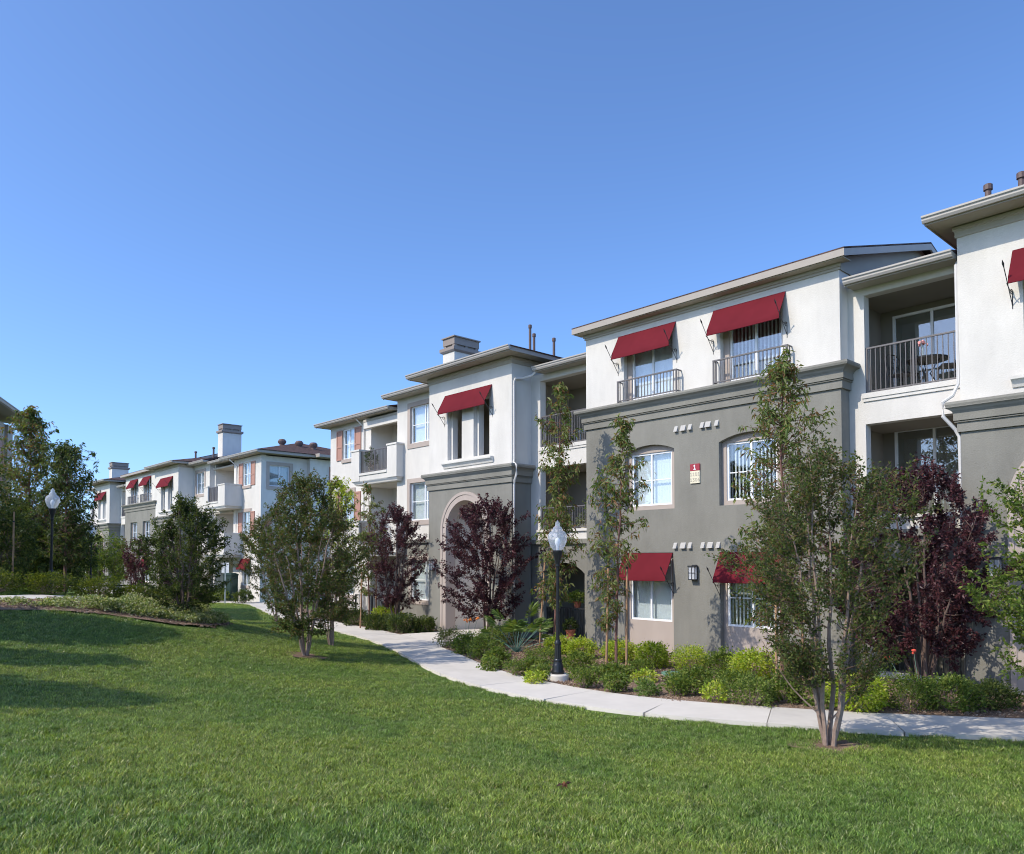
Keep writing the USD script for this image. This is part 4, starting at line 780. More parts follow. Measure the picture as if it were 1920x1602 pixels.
VASE = [(0, .42), (.15, .66), (.4, .95), (.6, 1.0), (.8, .80), (.93, .45), (1, .12)]
def vase_tree(name, label, cat, pos, h, R, z0, stems, nleaf, L, W, pal, seed, bark='bark_pale', mat_='leaf', r0=.035, lean=(0, 0), fill=150, prof=VASE, group=None, weights=None, sprouts=(), fan=1.0):
    """Several stems fanning out from the ground into an uneven, airy crown (z0 = underside of the crown)."""
    r = np.random.default_rng(seed); t = thing(name, label, cat, pos, group=group); wood = MB(); twig = MB(); lean = np.array(lean, float)
    pu, pr_ = np.array(prof).T
    def reach(az, u): return R * np.interp(u, pu, pr_) * (.70 + .58 * meshkit.noise(np.array([[math.cos(az) * 1.6, math.sin(az) * 1.6, u * 3.2]]) + seed * 5.3, seed)[0])
    st = []
    for i in range(stems):
        az = 2 * math.pi * (i + r.uniform(-.35, .35)) / stems; u = r.uniform(.72, .99); zt = z0 + (h - z0) * u; rt = reach(az, u) * r.uniform(.25, .85); s = np.linspace(0, 1, 14)
        b0 = np.array((math.cos(az), math.sin(az))) * r.uniform(.015, .055); wv = np.cumsum(r.normal(0, .018, (14, 2)), 0) * min(1, h / 3); rad = rt * (.8 * s ** .85 + .2 * s ** 3)
        p = np.c_[b0[0] + math.cos(az) * rad + lean[0] * s + wv[:, 0], b0[1] + math.sin(az) * rad + lean[1] * s + wv[:, 1], -.05 + (zt + .05) * s]
        wood.tube(p, r0 * r.uniform(.55, 1.1) * (1 - s) ** .85 + .004, 6); st.append(p)
    S = np.vstack([p[3:] for p in st]); anchors = [(p[10:], .6) for p in st]
    n = 0
    while n < fill:
        u = r.uniform(0, 1) ** .9; az = r.uniform(0, 2 * math.pi); rr = reach(az, u) * math.sqrt(r.uniform(.03, 1)); q = np.array((math.cos(az) * rr + lean[0] * (.3 + .7 * u), math.sin(az) * rr + lean[1] * (.3 + .7 * u), z0 + (h - z0) * u))
        if meshkit.noise((q * 1.9 + seed)[None], seed + 3)[0] < .27: n += .25; continue
        want = q - (0, 0, .30 + .25 * rr); p = S[((S - want) ** 2).sum(1).argmin()]; d = q - p; ln = np.linalg.norm(d); k = np.linspace(0, 1, 6)[:, None]
        bp = p + d * k + np.array((0, 0, -.10 * ln)) * np.sin(np.pi * k) + r.normal(0, .02, (6, 3)) * np.sin(np.pi * k); twig.tube(bp, np.linspace(.0075, .0025, 6) * (r0 / .035) ** .5, 4, cap=False); anchors.append((bp[2:], 1.0))
        for _ in range(3):
            o, dd = along(bp, np.array([r.uniform(.35, 1)])); tw = bend(o[0], dd[0] + r.normal(0, .75, 3) + (0, 0, .25), r.uniform(.14, .32) * min(1.3, max(.8, R)), r, 4); twig.tube(tw, np.linspace(.0035, .0014, 4), 3, cap=False); anchors.append((tw, 1.4))
        n += 1
    for az, el, ln in sprouts:
        bp = bend((math.cos(az) * .06, math.sin(az) * .06, .35), (math.cos(az) * math.cos(el), math.sin(az) * math.cos(el), math.sin(el)), ln, r, 8, up=.5, wob=.15); wood.tube(bp, np.linspace(.014, .004, 8), 5, cap=False); anchors.append((bp[5:], 1.2))
    wood.build('trunk', M[bark], t, smooth=50); twig.build('branch', M['bark_twig'], t)
    lens = np.array([np.linalg.norm(np.diff(p, axis=0), axis=1).sum() * w * r.uniform(.35, 1.65) for p, w in anchors]); n = r.multinomial(nleaf, lens / lens.sum())
    P, D = [], []
    for (p, w), k in zip(anchors, n):
        if not k: continue
        q, d = along(p, r.uniform(0, 1, k)); P.append(q + r.normal(0, .026, (k, 3))); D.append(d * .5 + r.normal(0, .75, (k, 3)) + (0, 0, .1))
    P, D = np.vstack(P), np.vstack(D); m = len(P)
    add_leaves(t, 'crown', [leaf_mesh(P, D, L * r.uniform(.6, 1.25, m), W * r.uniform(.65, 1.2, m), pal, r, weights=weights)], mat_); return t

def leader_tree(name, label, pos, h, z0, pal, seed, prof, lean=(0, 0), L=.105, W=.030, bark='bark_red', dens=1.0, group=None, r0=.03, mat_='leaf_gloss', cat='tree', gap=.17):
    """A slim young evergreen: one leader, short side shoots, drooping rosettes of long leaves. prof: (height fraction, reach) pairs."""
    r = np.random.default_rng(seed); t = thing(name, label, cat, pos, group=group); wood = MB(); s = np.linspace(0, 1, 16); wv = np.cumsum(r.normal(0, .014, (16, 2)), 0)
    st = np.c_[lean[0] * s + wv[:, 0], lean[1] * s + wv[:, 1], -.05 + (h + .02) * s]; wood.tube(st, r0 * (1 - s) ** .7 + .005, 7); P, D, Ls = [], [], []
    def rosette(p, d, k, size):
        a = r.uniform(0, 2 * np.pi, k); el = r.uniform(-.75, .7, k); d = unit(np.array(d)); e1 = unit(np.cross(d, (0.3, .2, 1.0))); e2 = np.cross(d, e1)
        dirs = (np.cos(a)[:, None] * e1 + np.sin(a)[:, None] * e2) * np.cos(el)[:, None] + d * (np.sin(el)[:, None] + .25) - np.array((0, 0, .38)); P.append(np.repeat(p[None], k, 0) + r.normal(0, .025, (k, 3)) + d * r.uniform(-.08, .05, (k, 1))); D.append(dirs); Ls.append(size * r.uniform(.65, 1.2, k))
    z = z0
    while z < h - .05:
        u = z / h; reach = np.interp(u, [q[0] for q in prof], [q[1] for q in prof])
        for _ in range(max(1, int(round(r.uniform(1.3, 3.2) * dens)))):
            az = r.uniform(0, 2 * math.pi); el = r.uniform(-.1, .7); ln = reach * 1.35 * r.uniform(.4, 1.2); p, _d = along(st, np.array([min(u + r.uniform(-.01, .01), .999)]))
            bp = bend(p[0], (math.cos(az) * math.cos(el), math.sin(az) * math.cos(el), math.sin(el)), ln, r, 5, up=.5); wood.tube(bp, np.linspace(.008, .003, 5), 4, cap=False)
            rosette(bp[-1], bp[-1] - bp[-2], r.integers(8, 15), L)
            for q in (bp[2], bp[3]) if ln > .25 else (bp[3],):
                rosette(q, bp[-1] - bp[-2] + r.normal(0, .2, 3), r.integers(4, 9), L * .95)
                if r.random() < .7:
                    tw = bend(q, r.normal(0, 1, 3) + (0, 0, .4), ln * .45, r, 4); wood.tube(tw, np.linspace(.005, .002, 4), 3, cap=False); rosette(tw[-1], tw[-1] - tw[-2], r.integers(6, 12), L * .9)
        z += gap * r.uniform(.5, 1.5)
    for _ in range(5): rosette(st[-1] - (0, 0, r.uniform(0, .25)), (r.normal(0, .2), r.normal(0, .2), 1), 10, L)
    wood.build('trunk', M[bark], t, smooth=50); P, D, Ls = np.vstack(P), np.vstack(D), np.concatenate(Ls)
    add_leaves(t, 'crown', [leaf_mesh(P, D, Ls, Ls * W / L * r.uniform(.8, 1.2, len(Ls)), pal, r, droop=.22)], mat_); return t

def bushy_tree(name, label, pos, h, lobes, nleaf, L, W, pal, seed, bark='bark_dark', mat_='leaf', trunk_r=.07, cat='tree', group=None):
    """A fuller tree: trunk, limbs into several lobes, leaves spread through the lobes with clumps and gaps. lobes: (x, y, z, rx, rz)."""
    r = np.random.default_rng(seed); t = thing(name, label, cat, pos, group=group); wood = MB(); s = np.linspace(0, 1, 10); wv = np.cumsum(r.normal(0, .03, (10, 2)), 0)
    st = np.c_[wv[:, 0], wv[:, 1], -.1 + h * .92 * s]; wood.tube(st, trunk_r * (1 - s) ** .7 + .01, 8); P, D = [], []
    vol = np.array([l[3] ** 2 * l[4] for l in lobes]) ** .75
    for l, k in zip(lobes, (nleaf * vol / vol.sum()).astype(int)):
        c = np.array(l[:3]); rad = np.array((l[3], l[3], l[4])); p0, _ = along(st, np.array([np.clip((c[2] - l[4] * .8) / h, .15, .9)])); limb = np.array([p0[0], p0[0] * .5 + c * .5 + r.normal(0, .08, 3), c]); wood.tube(limb, [.03, .02, .01], 5)
        m = max(10, k // 26); d = unit(r.normal(size=(m, 3))); rr = r.uniform(.25, 1.0, m) ** .5; nz = .7 + .55 * meshkit.noise(d * 2.5 + seed, seed); q = c + d * rad * (rr * nz)[:, None]
        for x in q[::3]: wood.tube([c + (x - c) * .2, c * .4 + x * .6 + r.normal(0, .05, 3), x], [.012, .008, .003], 3, cap=False)
        pp = np.repeat(q, 26, 0) + r.normal(0, .085 * min(1.5, l[3]), (m * 26, 3)); P.append(pp); D.append(unit(pp - c) * .5 + r.normal(0, .75, pp.shape) + (0, 0, .05))
    wood.build('trunk', M[bark], t, smooth=50); P, D = np.vstack(P), np.vstack(D); m = len(P)
    add_leaves(t, 'crown', [leaf_mesh(P, D, L * r.uniform(.6, 1.25, m), W * r.uniform(.7, 1.2, m), pal, r)], mat_); return t

def shrub(name, label, pos, R, h, pal, seed, n=900, L=.06, W=.03, mat_='leaf', stalk=.10, flat=.0, group=None, cat='shrub', flowers=None, boxy=0.0, irr=.42):
    """A low bush: a few stems and a dome of leaves that face outwards, open underneath."""
    r = np.random.default_rng(seed); t = thing(name, label, cat, pos, group=group); wood = MB(); c = np.array((0, 0, stalk + (h - stalk) * .42)); rad = np.array((R, R, (h - stalk) * .58))
    m = max(14, n // 11); d = unit(r.normal(size=(m, 3)) + (0, 0, .25)); nz = 1 - irr / 2 - .06 + irr * meshkit.noise(d * 2.8 + seed * 3.3, seed); rr = r.uniform(.2, 1, m) ** .36
    if boxy: q_ = d / np.abs(d).max(1, keepdims=True); d = d * (1 - boxy) + q_ * boxy * .9
    q = c + d * rad * (rr * nz)[:, None]; q = q[q[:, 2] > stalk * .7]
    for x in q[::4]:
        b = np.array((*r.normal(0, .03, 2), -.03)); wood.tube([b, b * .4 + x * .6 - (0, 0, .05), x], [.009, .006, .002], 4, cap=False)
    wood.build('stem', M['bark_pale'], t, smooth=50)
    P = np.repeat(q, 14, 0) + r.normal(0, .046 * (R / .4) ** .5, (len(q) * 14, 3)); P = P[P[:, 2] > .02]; D = unit(P - c) * .8 + r.normal(0, .6, P.shape) + (0, 0, .35); k = len(P)
    add_leaves(t, 'foliage', [leaf_mesh(P, D, L * r.uniform(.6, 1.3, k), W * r.uniform(.7, 1.2, k), pal, r)], mat_)
    if flowers:
        mb = MB()
        for _ in range(flowers[1]):
            f = unit(r.normal(size=3) + (0, 0, .8)); ce = c + f * rad * 1.02; s_ = trimesh.creation.icosphere(1, flowers[2]); s_.apply_translation(ce); mb.tm(s_)
        mb.build('bloom', M[flowers[0]], t, smooth=True)
    return t
def strappy(name, label, pos, n, L, W, pal, seed, spread=.9, cat='plant', blooms=None):
    """A clump of long arching leaves."""
    r = np.random.default_rng(seed); t = thing(name, label, cat, pos); V, F, C_ = [], [], []
    for i in range(n):
        az, el, l = r.uniform(0, 6.283), r.uniform(1.45 - spread, 1.5), L * r.uniform(.55, 1.1); w = W * r.uniform(.7, 1.2); s = np.linspace(0, 1, 6); d = np.array((math.cos(az), math.sin(az))); sd_ = np.array((-d[1], d[0], 0))
        ra = l * (math.cos(el) * s + .28 * s ** 2.2); zz = l * (math.sin(el) * s - .42 * s ** 2.6); c = np.c_[d[0] * ra, d[1] * ra, zz] + np.r_[r.normal(0, .04, 2), 0]; ww = w / 2 * np.sin(np.pi * (s * .85 + .12)) ** .7
        v = np.vstack([c - sd_ * ww[:, None], c + sd_ * ww[:, None]]); k = np.arange(5); V.append(v); F.append(np.vstack([np.stack([k, k + 1, k + 7, k + 6], 1)]) + 12 * i); C_.append(np.repeat((np.array(PAL[pal])[r.integers(0, len(PAL[pal]))] * r.uniform(.8, 1.2))[None], 12, 0))
    mb = MB(); mb.add(np.vstack(V), np.vstack(F)); mb.build('foliage', M['leaf_gloss'], t, colors=np.vstack(C_))
    if blooms:
        mb = MB(); st = MB()
        for _ in range(blooms[1]):
            p = np.array((*r.normal(0, L * .3, 2), L * r.uniform(.85, 1.1))); st.tube([(p[0] * .3, p[1] * .3, 0), p], [.006, .004], 4)
            for _ in range(5): s_ = trimesh.creation.icosphere(1, blooms[2] * r.uniform(.6, 1)); s_.apply_translation(p + r.normal(0, blooms[2] * .7, 3)); mb.tm(s_)
        st.build('stalk', M['lid'], t); mb.build('bloom', M[blooms[0]], t, smooth=True)
    return t
def palmate(name, label, pos, n, L, seed):
    """A plant with big split leaves on long stalks."""
    r = np.random.default_rng(seed); t = thing(name, label, 'plant', pos); stalks = MB(); P, D, Ls, Ws = [], [], [], []
    for i in range(n):
        az, el = r.uniform(0, 6.283), r.uniform(.45, 1.35); st = bend((0, 0, 0), (math.cos(az) * math.cos(el), math.sin(az) * math.cos(el), math.sin(el)), L * r.uniform(.75, 1.1), r, 6, up=-.3, wob=.05); stalks.tube(st, np.linspace(.014, .006, 6), 5, cap=False); tip = st[-1]; ax = unit(st[-1] - st[-2]); sd_ = unit(np.cross(ax, (0, 0, 1.0))); bl = .5 * r.uniform(.8, 1.15)
        for k in range(11):
            f = k / 10; a = (f - .5) * 2 * 1.9
            for sgn in ((1, -1) if 0 < k < 10 else (1,)):
                base = tip + ax * bl * f * .55; dd = ax * (.45 + .6 * f) + sd_ * sgn * (1 - .75 * f) - np.array((0, 0, .12)); P.append(base); D.append(dd); Ls.append(bl * (.55 + .25 * math.sin(f * 3.1))); Ws.append(.038)
    stalks.build('stalk', M['lid'], t, smooth=50); P, D = np.array(P), np.array(D)
    add_leaves(t, 'foliage', [leaf_mesh(P, D, np.array(Ls) * r.uniform(.85, 1.1, len(Ls)), np.array(Ws), 'strap', r, droop=.2, fold=.15)], 'leaf_gloss'); return t
def stake(label, p0, p1, group=None):
    t = thing('tree_stake', label, 'wooden stake', p0, group=group); mb = MB(); d = np.array(p1) - np.array(p0); mb.tube([(0, 0, -.1), d * .5 + (.004, 0, 0), d], [.027, .026, .024], 8); mb.build('pole', M['stake'], t, smooth=50)
    mb = MB(); mb.lathe([(.026, d[2] - .30), (.031, d[2] - .30), (.031, d[2] - .26), (.026, d[2] - .26)], (d[0] * .93, d[1] * .93, 0), 8); mb.build('tie', M['iron'], t); return t

# ---------------------------------------------------------------- trees
vase_tree('crape_myrtle', 'large multi-stemmed crape myrtle with pale bark at the lawn edge, foreground right', 'tree', at(4.27, 10.5), 3.95, 1.48, .80, 6, 26000, .058, .028, 'myrtle', 101, r0=.034, fill=230, sprouts=((2.9, .75, 1.3), (.3, .6, 1.0)))
vase_tree('crape_myrtle', 'full multi-stemmed crape myrtle on the lawn in the middle, beside the path', 'tree', at(-4.95, 18.64), 4.25, 1.75, .55, 7, 27000, .070, .036, 'myrtle', 102, fill=230)
vase_tree('crape_myrtle', 'smaller crape myrtle just behind the one in the middle of the lawn', 'tree', at(-5.0, 21.4), 3.7, 1.25, .8, 6, 12000, .066, .032, 'myrtle', 103, r0=.028)
vase_tree('crape_myrtle', 'dark green crape myrtle rising from the flowering ground cover at the left', 'tree', at(-8.7, 20.6), 3.05, 1.35, .25, 8, 22000, .070, .036, 'dark', 104, bark='bark_dark', fill=190)
vase_tree('crape_myrtle', 'thin-trunked crape myrtle at the bend where the path meets the cross walk', 'tree', at(-9.5, 31.3), 4.3, 1.5, 1.0, 5, 13000, .08, .04, 'myrtle', 105, lean=(-.5, 0), r0=.03)
vase_tree('crape_myrtle', 'crape myrtle leaning in from the right edge of the picture', 'tree', at(7.2, 9.75), 3.9, 1.32, .85, 7, 16000, .07, .034, 'shrub', 106, lean=(-.1, .1))
vase_tree('plum_tree', 'purple-leaved plum tree in front of the tall arch', 'tree', at(-.78, 23.6), 4.3, 1.95, .75, 8, 22000, .078, .046, 'plum', 111, bark='bark_dark', mat_='leaf_plum')
vase_tree('plum_tree', 'purple-leaved plum tree in front of the plain cream wall, left of the arch', 'tree', at(-4.15, 28.0), 4.3, 1.4, .8, 7, 17000, .075, .044, 'plum', 112, bark='bark_dark', mat_='leaf_plum')
vase_tree('plum_tree', 'purple-leaved plum tree below the balconies at the right', 'tree', at(7.75, 14.6), 4.2, 1.95, .7, 9, 32000, .076, .044, 'plum', 113, bark='bark_dark', mat_='leaf_plum')
vase_tree('plum_tree', 'small reddish plum tree in front of the far grey block with two awnings', 'tree', (-21.9, 45.4, 0), 3.7, 1.05, 1.0, 5, 5500, .10, .06, 'plum', 114, bark='bark_dark', mat_='leaf_plum', weights=[.1, .1, .3, .45, .05])
vase_tree('plum_tree', 'very dark plum tree behind the crape myrtle of the flowering ground cover', 'tree', (-20.6, 46.6, 0), 4.4, 1.0, 1.2, 5, 5500, .10, .06, 'plum', 115, bark='bark_dark', mat_='leaf_plum')
vase_tree('plum_tree', 'plum tree before the farthest stair tower', 'tree', (-28.9, 53.0, 0), 3.6, 1.2, .9, 5, 4500, .11, .065, 'plum', 116, bark='bark_dark', mat_='leaf_plum')

prof = [(0.1, .25), (.3, .42), (.55, .34), (.75, .36), (.92, .2), (1, .06)]
leader_tree('evergreen_tree', 'tall slim evergreen with red-tipped top between the arch tower and the big grey block', at(1.12, 21.0), 7.3, 1.3, 'evergreen', 121, [(0.15, .45), (.35, .55), (.5, .42), (.6, .25), (.66, .42), (.85, .45), (.95, .22), (1, .06)], dens=1.7, lean=(.2, 0), L=.15, W=.044)
leader_tree('evergreen_tree', 'slim evergreen tree between two stakes before the left arched window', at(2.33, 17.3), 5.75, 1.0, 'evergreen', 122, [(0.1, .25), (.3, .45), (.5, .60), (.62, .48), (.8, .32), (.95, .24), (1, .06)], dens=1.7, lean=(.22, 0), L=.14, W=.042)
leader_tree('evergreen_tree', 'taller evergreen tree behind the foreground crape myrtle, reaching the balcony rail', at(5.25, 15.1), 6.55, 1.2, 'evergreen', 123, [(0.15, .4), (.4, .65), (.6, .80), (.75, .68), (.9, .38), (1, .07)], dens=2.3, lean=(.0, 0), L=.135, W=.042, r0=.04)
leader_tree('evergreen_tree', 'thin reddish evergreen climbing past the cream box balconies', at(-5.2, 28.3), 5.3, 1.2, 'evergreen', 124, [(0.2, .3), (.5, .42), (.8, .4), (1, .1)], dens=1.2, L=.13, W=.04)
leader_tree('evergreen_tree', 'light green evergreen showing above the crape myrtle in the middle', at(-6.75, 30.6), 5.7, 1.5, 'lime', 125, [(0.2, .5), (.6, .8), (.85, .7), (1, .2)], dens=1.7, L=.14, W=.045, mat_='leaf')
leader_tree('evergreen_tree', 'tallest evergreen of the left group, thin top against the sky', (-16.9, 27.0, 1.0), 6.8, 1.2, 'evergreen', 126, [(0.1, .9), (.4, 1.15), (.6, .95), (.8, .7), (.93, .42), (1, .1)], dens=2.8, L=.15, W=.05, r0=.05, lean=(.1, 0), gap=.11)
leader_tree('evergreen_tree', 'rounder dark evergreen above the globe lamp at the left', (-14.75, 25.6, 1.1), 5.2, 1.2, 'dark', 127, [(0.1, .7), (.5, .75), (.72, .8), (.88, .6), (1, .12)], dens=3.0, L=.14, W=.05, r0=.05, gap=.105)
for k, (lab, p, h, lobes, n, L, pal) in enumerate((
    ('dense dark tree filling the left edge of the picture above the hedge', (-14.9, 22.2, 1.3), 4.2, [(-.5, 0, 2.7, 1.2, 1.2), (.2, .2, 1.5, .9, 1.1), (-1.4, .1, 1.9, 1.3, 1.2), (-.4, -.2, 3.4, .8, .8)], 14000, .10, 'dark'),
    ('dark bushy tree behind the globe lamp at the left', (-16.2, 26.8, 1.0), 4.3, [(0, 0, 2.5, 1.1, 1.4), (.6, .3, 1.6, 1.0, 1.2), (-1.0, 0, 2.2, 1.3, 1.3)], 12000, .11, 'dark'),
    ('low dark thicket behind the hedge at the left edge', (-17.6, 28.0, .9), 3.0, [(0, 0, 1.6, 1.3, 1.2), (.8, -.3, 1.0, 1.0, .9), (-1.2, .2, 1.5, 1.2, 1.1)], 11000, .11, 'dark'),
    ('dark tree in the gap right of the globe lamp', (-22.0, 36.5, .8), 3.8, [(0, 0, 2.3, 1.5, 1.4), (1.0, .2, 1.5, 1.1, 1.1), (-1.0, 0, 1.9, 1.2, 1.2)], 9000, .12, 'dark'),
    ('pale green tree behind the second globe lamp', (-24.8, 46.5, .1), 4.3, [(0, 0, 2.9, 1.3, 1.4), (.8, 0, 2.0, 1.1, 1.1), (-.8, 0, 2.0, 1.1, 1.1)], 6500, .13, 'shrub'),
    ('small green tree at the foot of the farthest stair tower', (-26.4, 51.6, 0), 4.2, [(0, 0, 3.0, .9, 1.1), (.4, 0, 2.0, .9, 1.0)], 4200, .13, 'myrtle'),
    ('dense green tree far left beyond the lawn', (-31.5, 50.0, .2), 5.6, [(0, 0, 3.4, 2.2, 2.0), (1.9, 0, 2.4, 1.8, 1.7), (-1.9, 0, 2.6, 1.8, 1.8)], 8000, .17, 'dark'),
    ('large shade tree far back beside the far brown roof', (-41.0, 66.0, 0), 7.5, [(0, 0, 4.6, 3.0, 2.6), (2.4, 0, 3.4, 2.3, 2.2), (-2.5, 0, 3.6, 2.4, 2.3)], 8000, .24, 'dark'),
    ('shade tree farthest back at the end of the walk', (-48.0, 88.0, 0), 7.0, [(0, 0, 4.2, 3.2, 2.6), (3.0, 0, 3.2, 2.6, 2.2), (-3.0, 0, 3.4, 2.6, 2.4)], 7000, .28, 'dark'))):
    bushy_tree('bushy_tree', lab, p, h, lobes, n, L, L * .5, pal, 140 + k)
# trees outside the frame on the left: their shadows lie on the lawn
for k, (p, h, s) in enumerate((((-13.9, 12.4), 6.1, .72), ((-12.1, 9.0), 5.9, 1.40), ((-8.5, 3.2), 4.5, 1.0), ((-14.9, 15.2), 6.6, 1.2))):
    bushy_tree('bushy_tree', ('shade tree standing left of the frame beside the mulch bed', 'shade tree standing left of the frame by the upper lawn', 'shade tree standing left of the frame by the lower lawn', 'tallest shade tree left of the frame', 'small shade tree left of the camera')[k], at(*p), h,
               [(0, 0, h * .62, s * 1.2, h * .3), (s * .8, .3, h * .5, s, h * .22), (-s * .8, -.3, h * .52, s, h * .24), (.2, s * .7, h * .45, s * .9, h * .2), (0, 0, h * .8, s * .75, h * .17)], 16000, .23, .115, 'dark', 170 + k)

STK = 'stakes beside the young trees'
for lab, px in (('left wooden stake beside the slim evergreen before the left arched window', ((2.10, 17.35), (2.16, 17.3), 2.62)), ('right wooden stake beside the slim evergreen before the left arched window', ((2.53, 17.2), (2.56, 17.2), 2.6)),
                ('left wooden stake of the evergreen behind the street lamp', ((.74, 21.3), (.90, 21.2), 2.45)), ('right wooden stake of the evergreen behind the street lamp', ((1.22, 21.2), (1.22, 21.2), 2.4)),
                ('left wooden stake behind the foreground crape myrtle', ((5.02, 14.75), (5.02, 14.75), 2.1)), ('right wooden stake behind the foreground crape myrtle', ((5.62, 15.0), (5.6, 15.0), 2.15)),
                ('left wooden stake under the cream box balconies', ((-5.5, 28.1), (-5.45, 28.1), 2.1)), ('right wooden stake under the cream box balconies', ((-4.95, 28.2), (-4.95, 28.2), 2.2)),
                ('reddish wooden stake in the dark trees at the left edge', ((-14.2, 22.0), (-14.2, 22.0), 2.2))):
    (a, c), (d, e), h = px; z = float(ground_z(a, c)); stake(lab, (a, c, z), (d, e, z + h))

# ---------------------------------------------------------------- shrubs and bed plants
SH = [  # label, x, y, radius, height, palette, leaves
    ('bright lime round shrub left of the wall, behind the stakes', 2.62, 18.9, .46, .62, 'lime', 1200), ('bright lime round shrub below the left ground floor window', 3.25, 18.0, .44, .66, 'lime', 1200),
    ('bright lime round shrub under the wall lantern', 3.95, 17.2, .46, .70, 'lime', 1300), ('darker green round shrub at the edge of the right ground floor window', 4.55, 16.75, .38, .66, 'shrub', 1100),
    ('bright lime round shrub below the right ground floor window', 5.0, 16.1, .52, .72, 'lime', 1400), ('lime shrub just left of the foreground crape myrtle stems', 5.75, 15.6, .42, .6, 'lime', 1000),
    ('lime shrub low against the wall right of the lantern pier', 1.75, 19.6, .42, .58, 'lime', 1000), ('small lime shrub in front of the patio kerb', 1.2, 20.4, .40, .55, 'lime', 900),
    ('glossy low shrub between the lamp and the patio', .72, 18.7, .42, .42, 'shrub', 900), ('glossy low shrub right behind the street lamp', 1.5, 17.6, .44, .42, 'shrub', 900), ('glossy low shrub in the middle of the bed', 2.2, 16.3, .36, .32, 'shrub', 850),
    ('leafy low shrub left of the green valve lid', 2.8, 16.9, .32, .34, 'shrub', 800), ('leafy low shrub right of the green valve lid', 3.72, 15.7, .36, .34, 'shrub', 900), ('leafy low shrub beyond the front row at the middle right', 4.3, 15.1, .40, .36, 'shrub', 900),
    ('small twiggy shrub left of the street lamp base', .05, 16.7, .26, .38, 'shrub', 520), ('twiggy shrub just left of the lamp', .52, 16.75, .32, .42, 'shrub', 750), ('low twiggy plant close to the lamp base at its left', .62, 16.15, .22, .34, 'shrub', 300),
    ('dark twiggy shrub right of the street lamp', 1.40, 15.15, .30, .46, 'shrub', 750), ('dark twiggy shrub before the stakes, beside the path', 1.95, 14.65, .28, .42, 'shrub', 650), ('twiggy shrub alone in bare mulch below the left window', 3.1, 14.25, .32, .38, 'shrub', 700),
    ('thick green shrub beside the path, left of the foreground crape myrtle', 4.10, 13.35, .42, .56, 'shrub', 1300), ('green shrub directly behind the foreground crape myrtle', 4.75, 13.55, .38, .52, 'shrub', 1200),
    ('bright leafy shrub right of the foreground crape myrtle stems', 5.75, 12.95, .52, .62, 'lime', 1600), ('dark square-cut shrub by the path at the right, its left half', 6.62, 12.95, .42, .66, 'shrub', 1400), ('dark square-cut shrub by the path at the right, its right half', 7.22, 12.85, .46, .68, 'shrub', 1500), ('low dark shrub at the right end of the bed', 8.0, 13.0, .46, .52, 'dark', 1400),
    ('round dark shrub at the corner of the bed beside the arch walk', -1.75, 21.95, .42, .62, 'dark', 1200), ('green shrub second from the arch walk corner', -1.2, 20.6, .42, .62, 'shrub', 1100), ('light green shrub in the row along the path, before the split-leaf plant', -.7, 19.5, .44, .66, 'shrub', 1100), ('light green shrub left of the split-leaf plant', -.62, 21.6, .5, .7, 'shrub', 1300), ('dark shrub beneath the purple plum by the arch', -.2, 22.6, .5, .7, 'dark', 1200), ('small shrub along the path left of the twiggy ones', -.35, 18.1, .34, .48, 'shrub', 800),
    ('box-cut dark shrub under the plum by the cream wall', -3.75, 26.6, .55, .62, 'dark', 1500), ('box-cut dark shrub at the left end of the shaded bed', -4.75, 27.5, .5, .55, 'dark', 1300), ('light green mound behind the box-cut shrubs', -4.55, 28.4, .55, .78, 'lime', 1100), ('dark shrub at the walk corner left of the arch', -3.05, 26.75, .42, .52, 'dark', 1000), ('dark shrub under the box balconies', -5.9, 29.3, .5, .6, 'dark', 1000), ('dark shrub at the shuttered corner of the nearest building', -7.2, 31.8, .6, .7, 'dark', 1100)]
for k, (lab, x, y, R_, h_, pal, n_) in enumerate(SH):
    big = y > 24; shrub('shrub', lab, at(x, y), R_ * .95, h_ * (1 if big else .86), pal, 200 + k, n=int(n_ * (1.7 if pal == 'lime' else 1.3)), L=.085 if big else (.058, .072, .05)[k % 3], W=.048 if big else (.036, .034, .026)[k % 3], irr=.42 if pal == 'lime' or big else .95, mat_='leaf' if pal == 'lime' or k % 2 else 'leaf_gloss', boxy=.7 if 'box' in lab or 'square' in lab else 0, stalk=.12 if 'twiggy' in lab else .05)
for k, (lab, x, y, R_, h_) in enumerate((('leftmost clump of the low clipped hedge', -13.3, 19.9, .62, .62), ('second clump of the low clipped hedge from the left', -12.35, 20.55, .60, .62), ('clump of the low hedge under the globe lamp post', -11.45, 21.3, .62, .64), ('fourth clump of the low hedge, short and round', -10.75, 22.0, .5, .58), ('fifth clump of the low hedge, dark and square', -10.05, 22.35, .58, .66), ('right end clump of the low hedge', -9.35, 22.65, .56, .66))):
    shrub('hedge_shrub', lab, at(x, y), R_ * .92, h_ * .84, 'hedge', 260 + k, n=2200, L=.06, W=.034, boxy=.75, stalk=.02)
for k, (lab, x, y, R_, h_, pal) in enumerate((('dark shrub at the foot of the second building by its ground window', -15.4, 44.3, .6, .75, 'dark'), ('square green shrub by the dark green utility box', -17.6, 46.3, .7, .75, 'shrub'), ('green shrub under the far red ground awning', -19.6, 48.6, .8, .8, 'dark'), ('dark shrub mass before the second building', -23.0, 51.2, 1.0, .9, 'dark'), ('silvery low plant at the left edge beside the hedge', -14.9, 20.6, .7, .8, 'silver'))):
    shrub('shrub', lab, at(x, y), R_, h_, pal, 290 + k, n=1000, L=.11, W=.06)
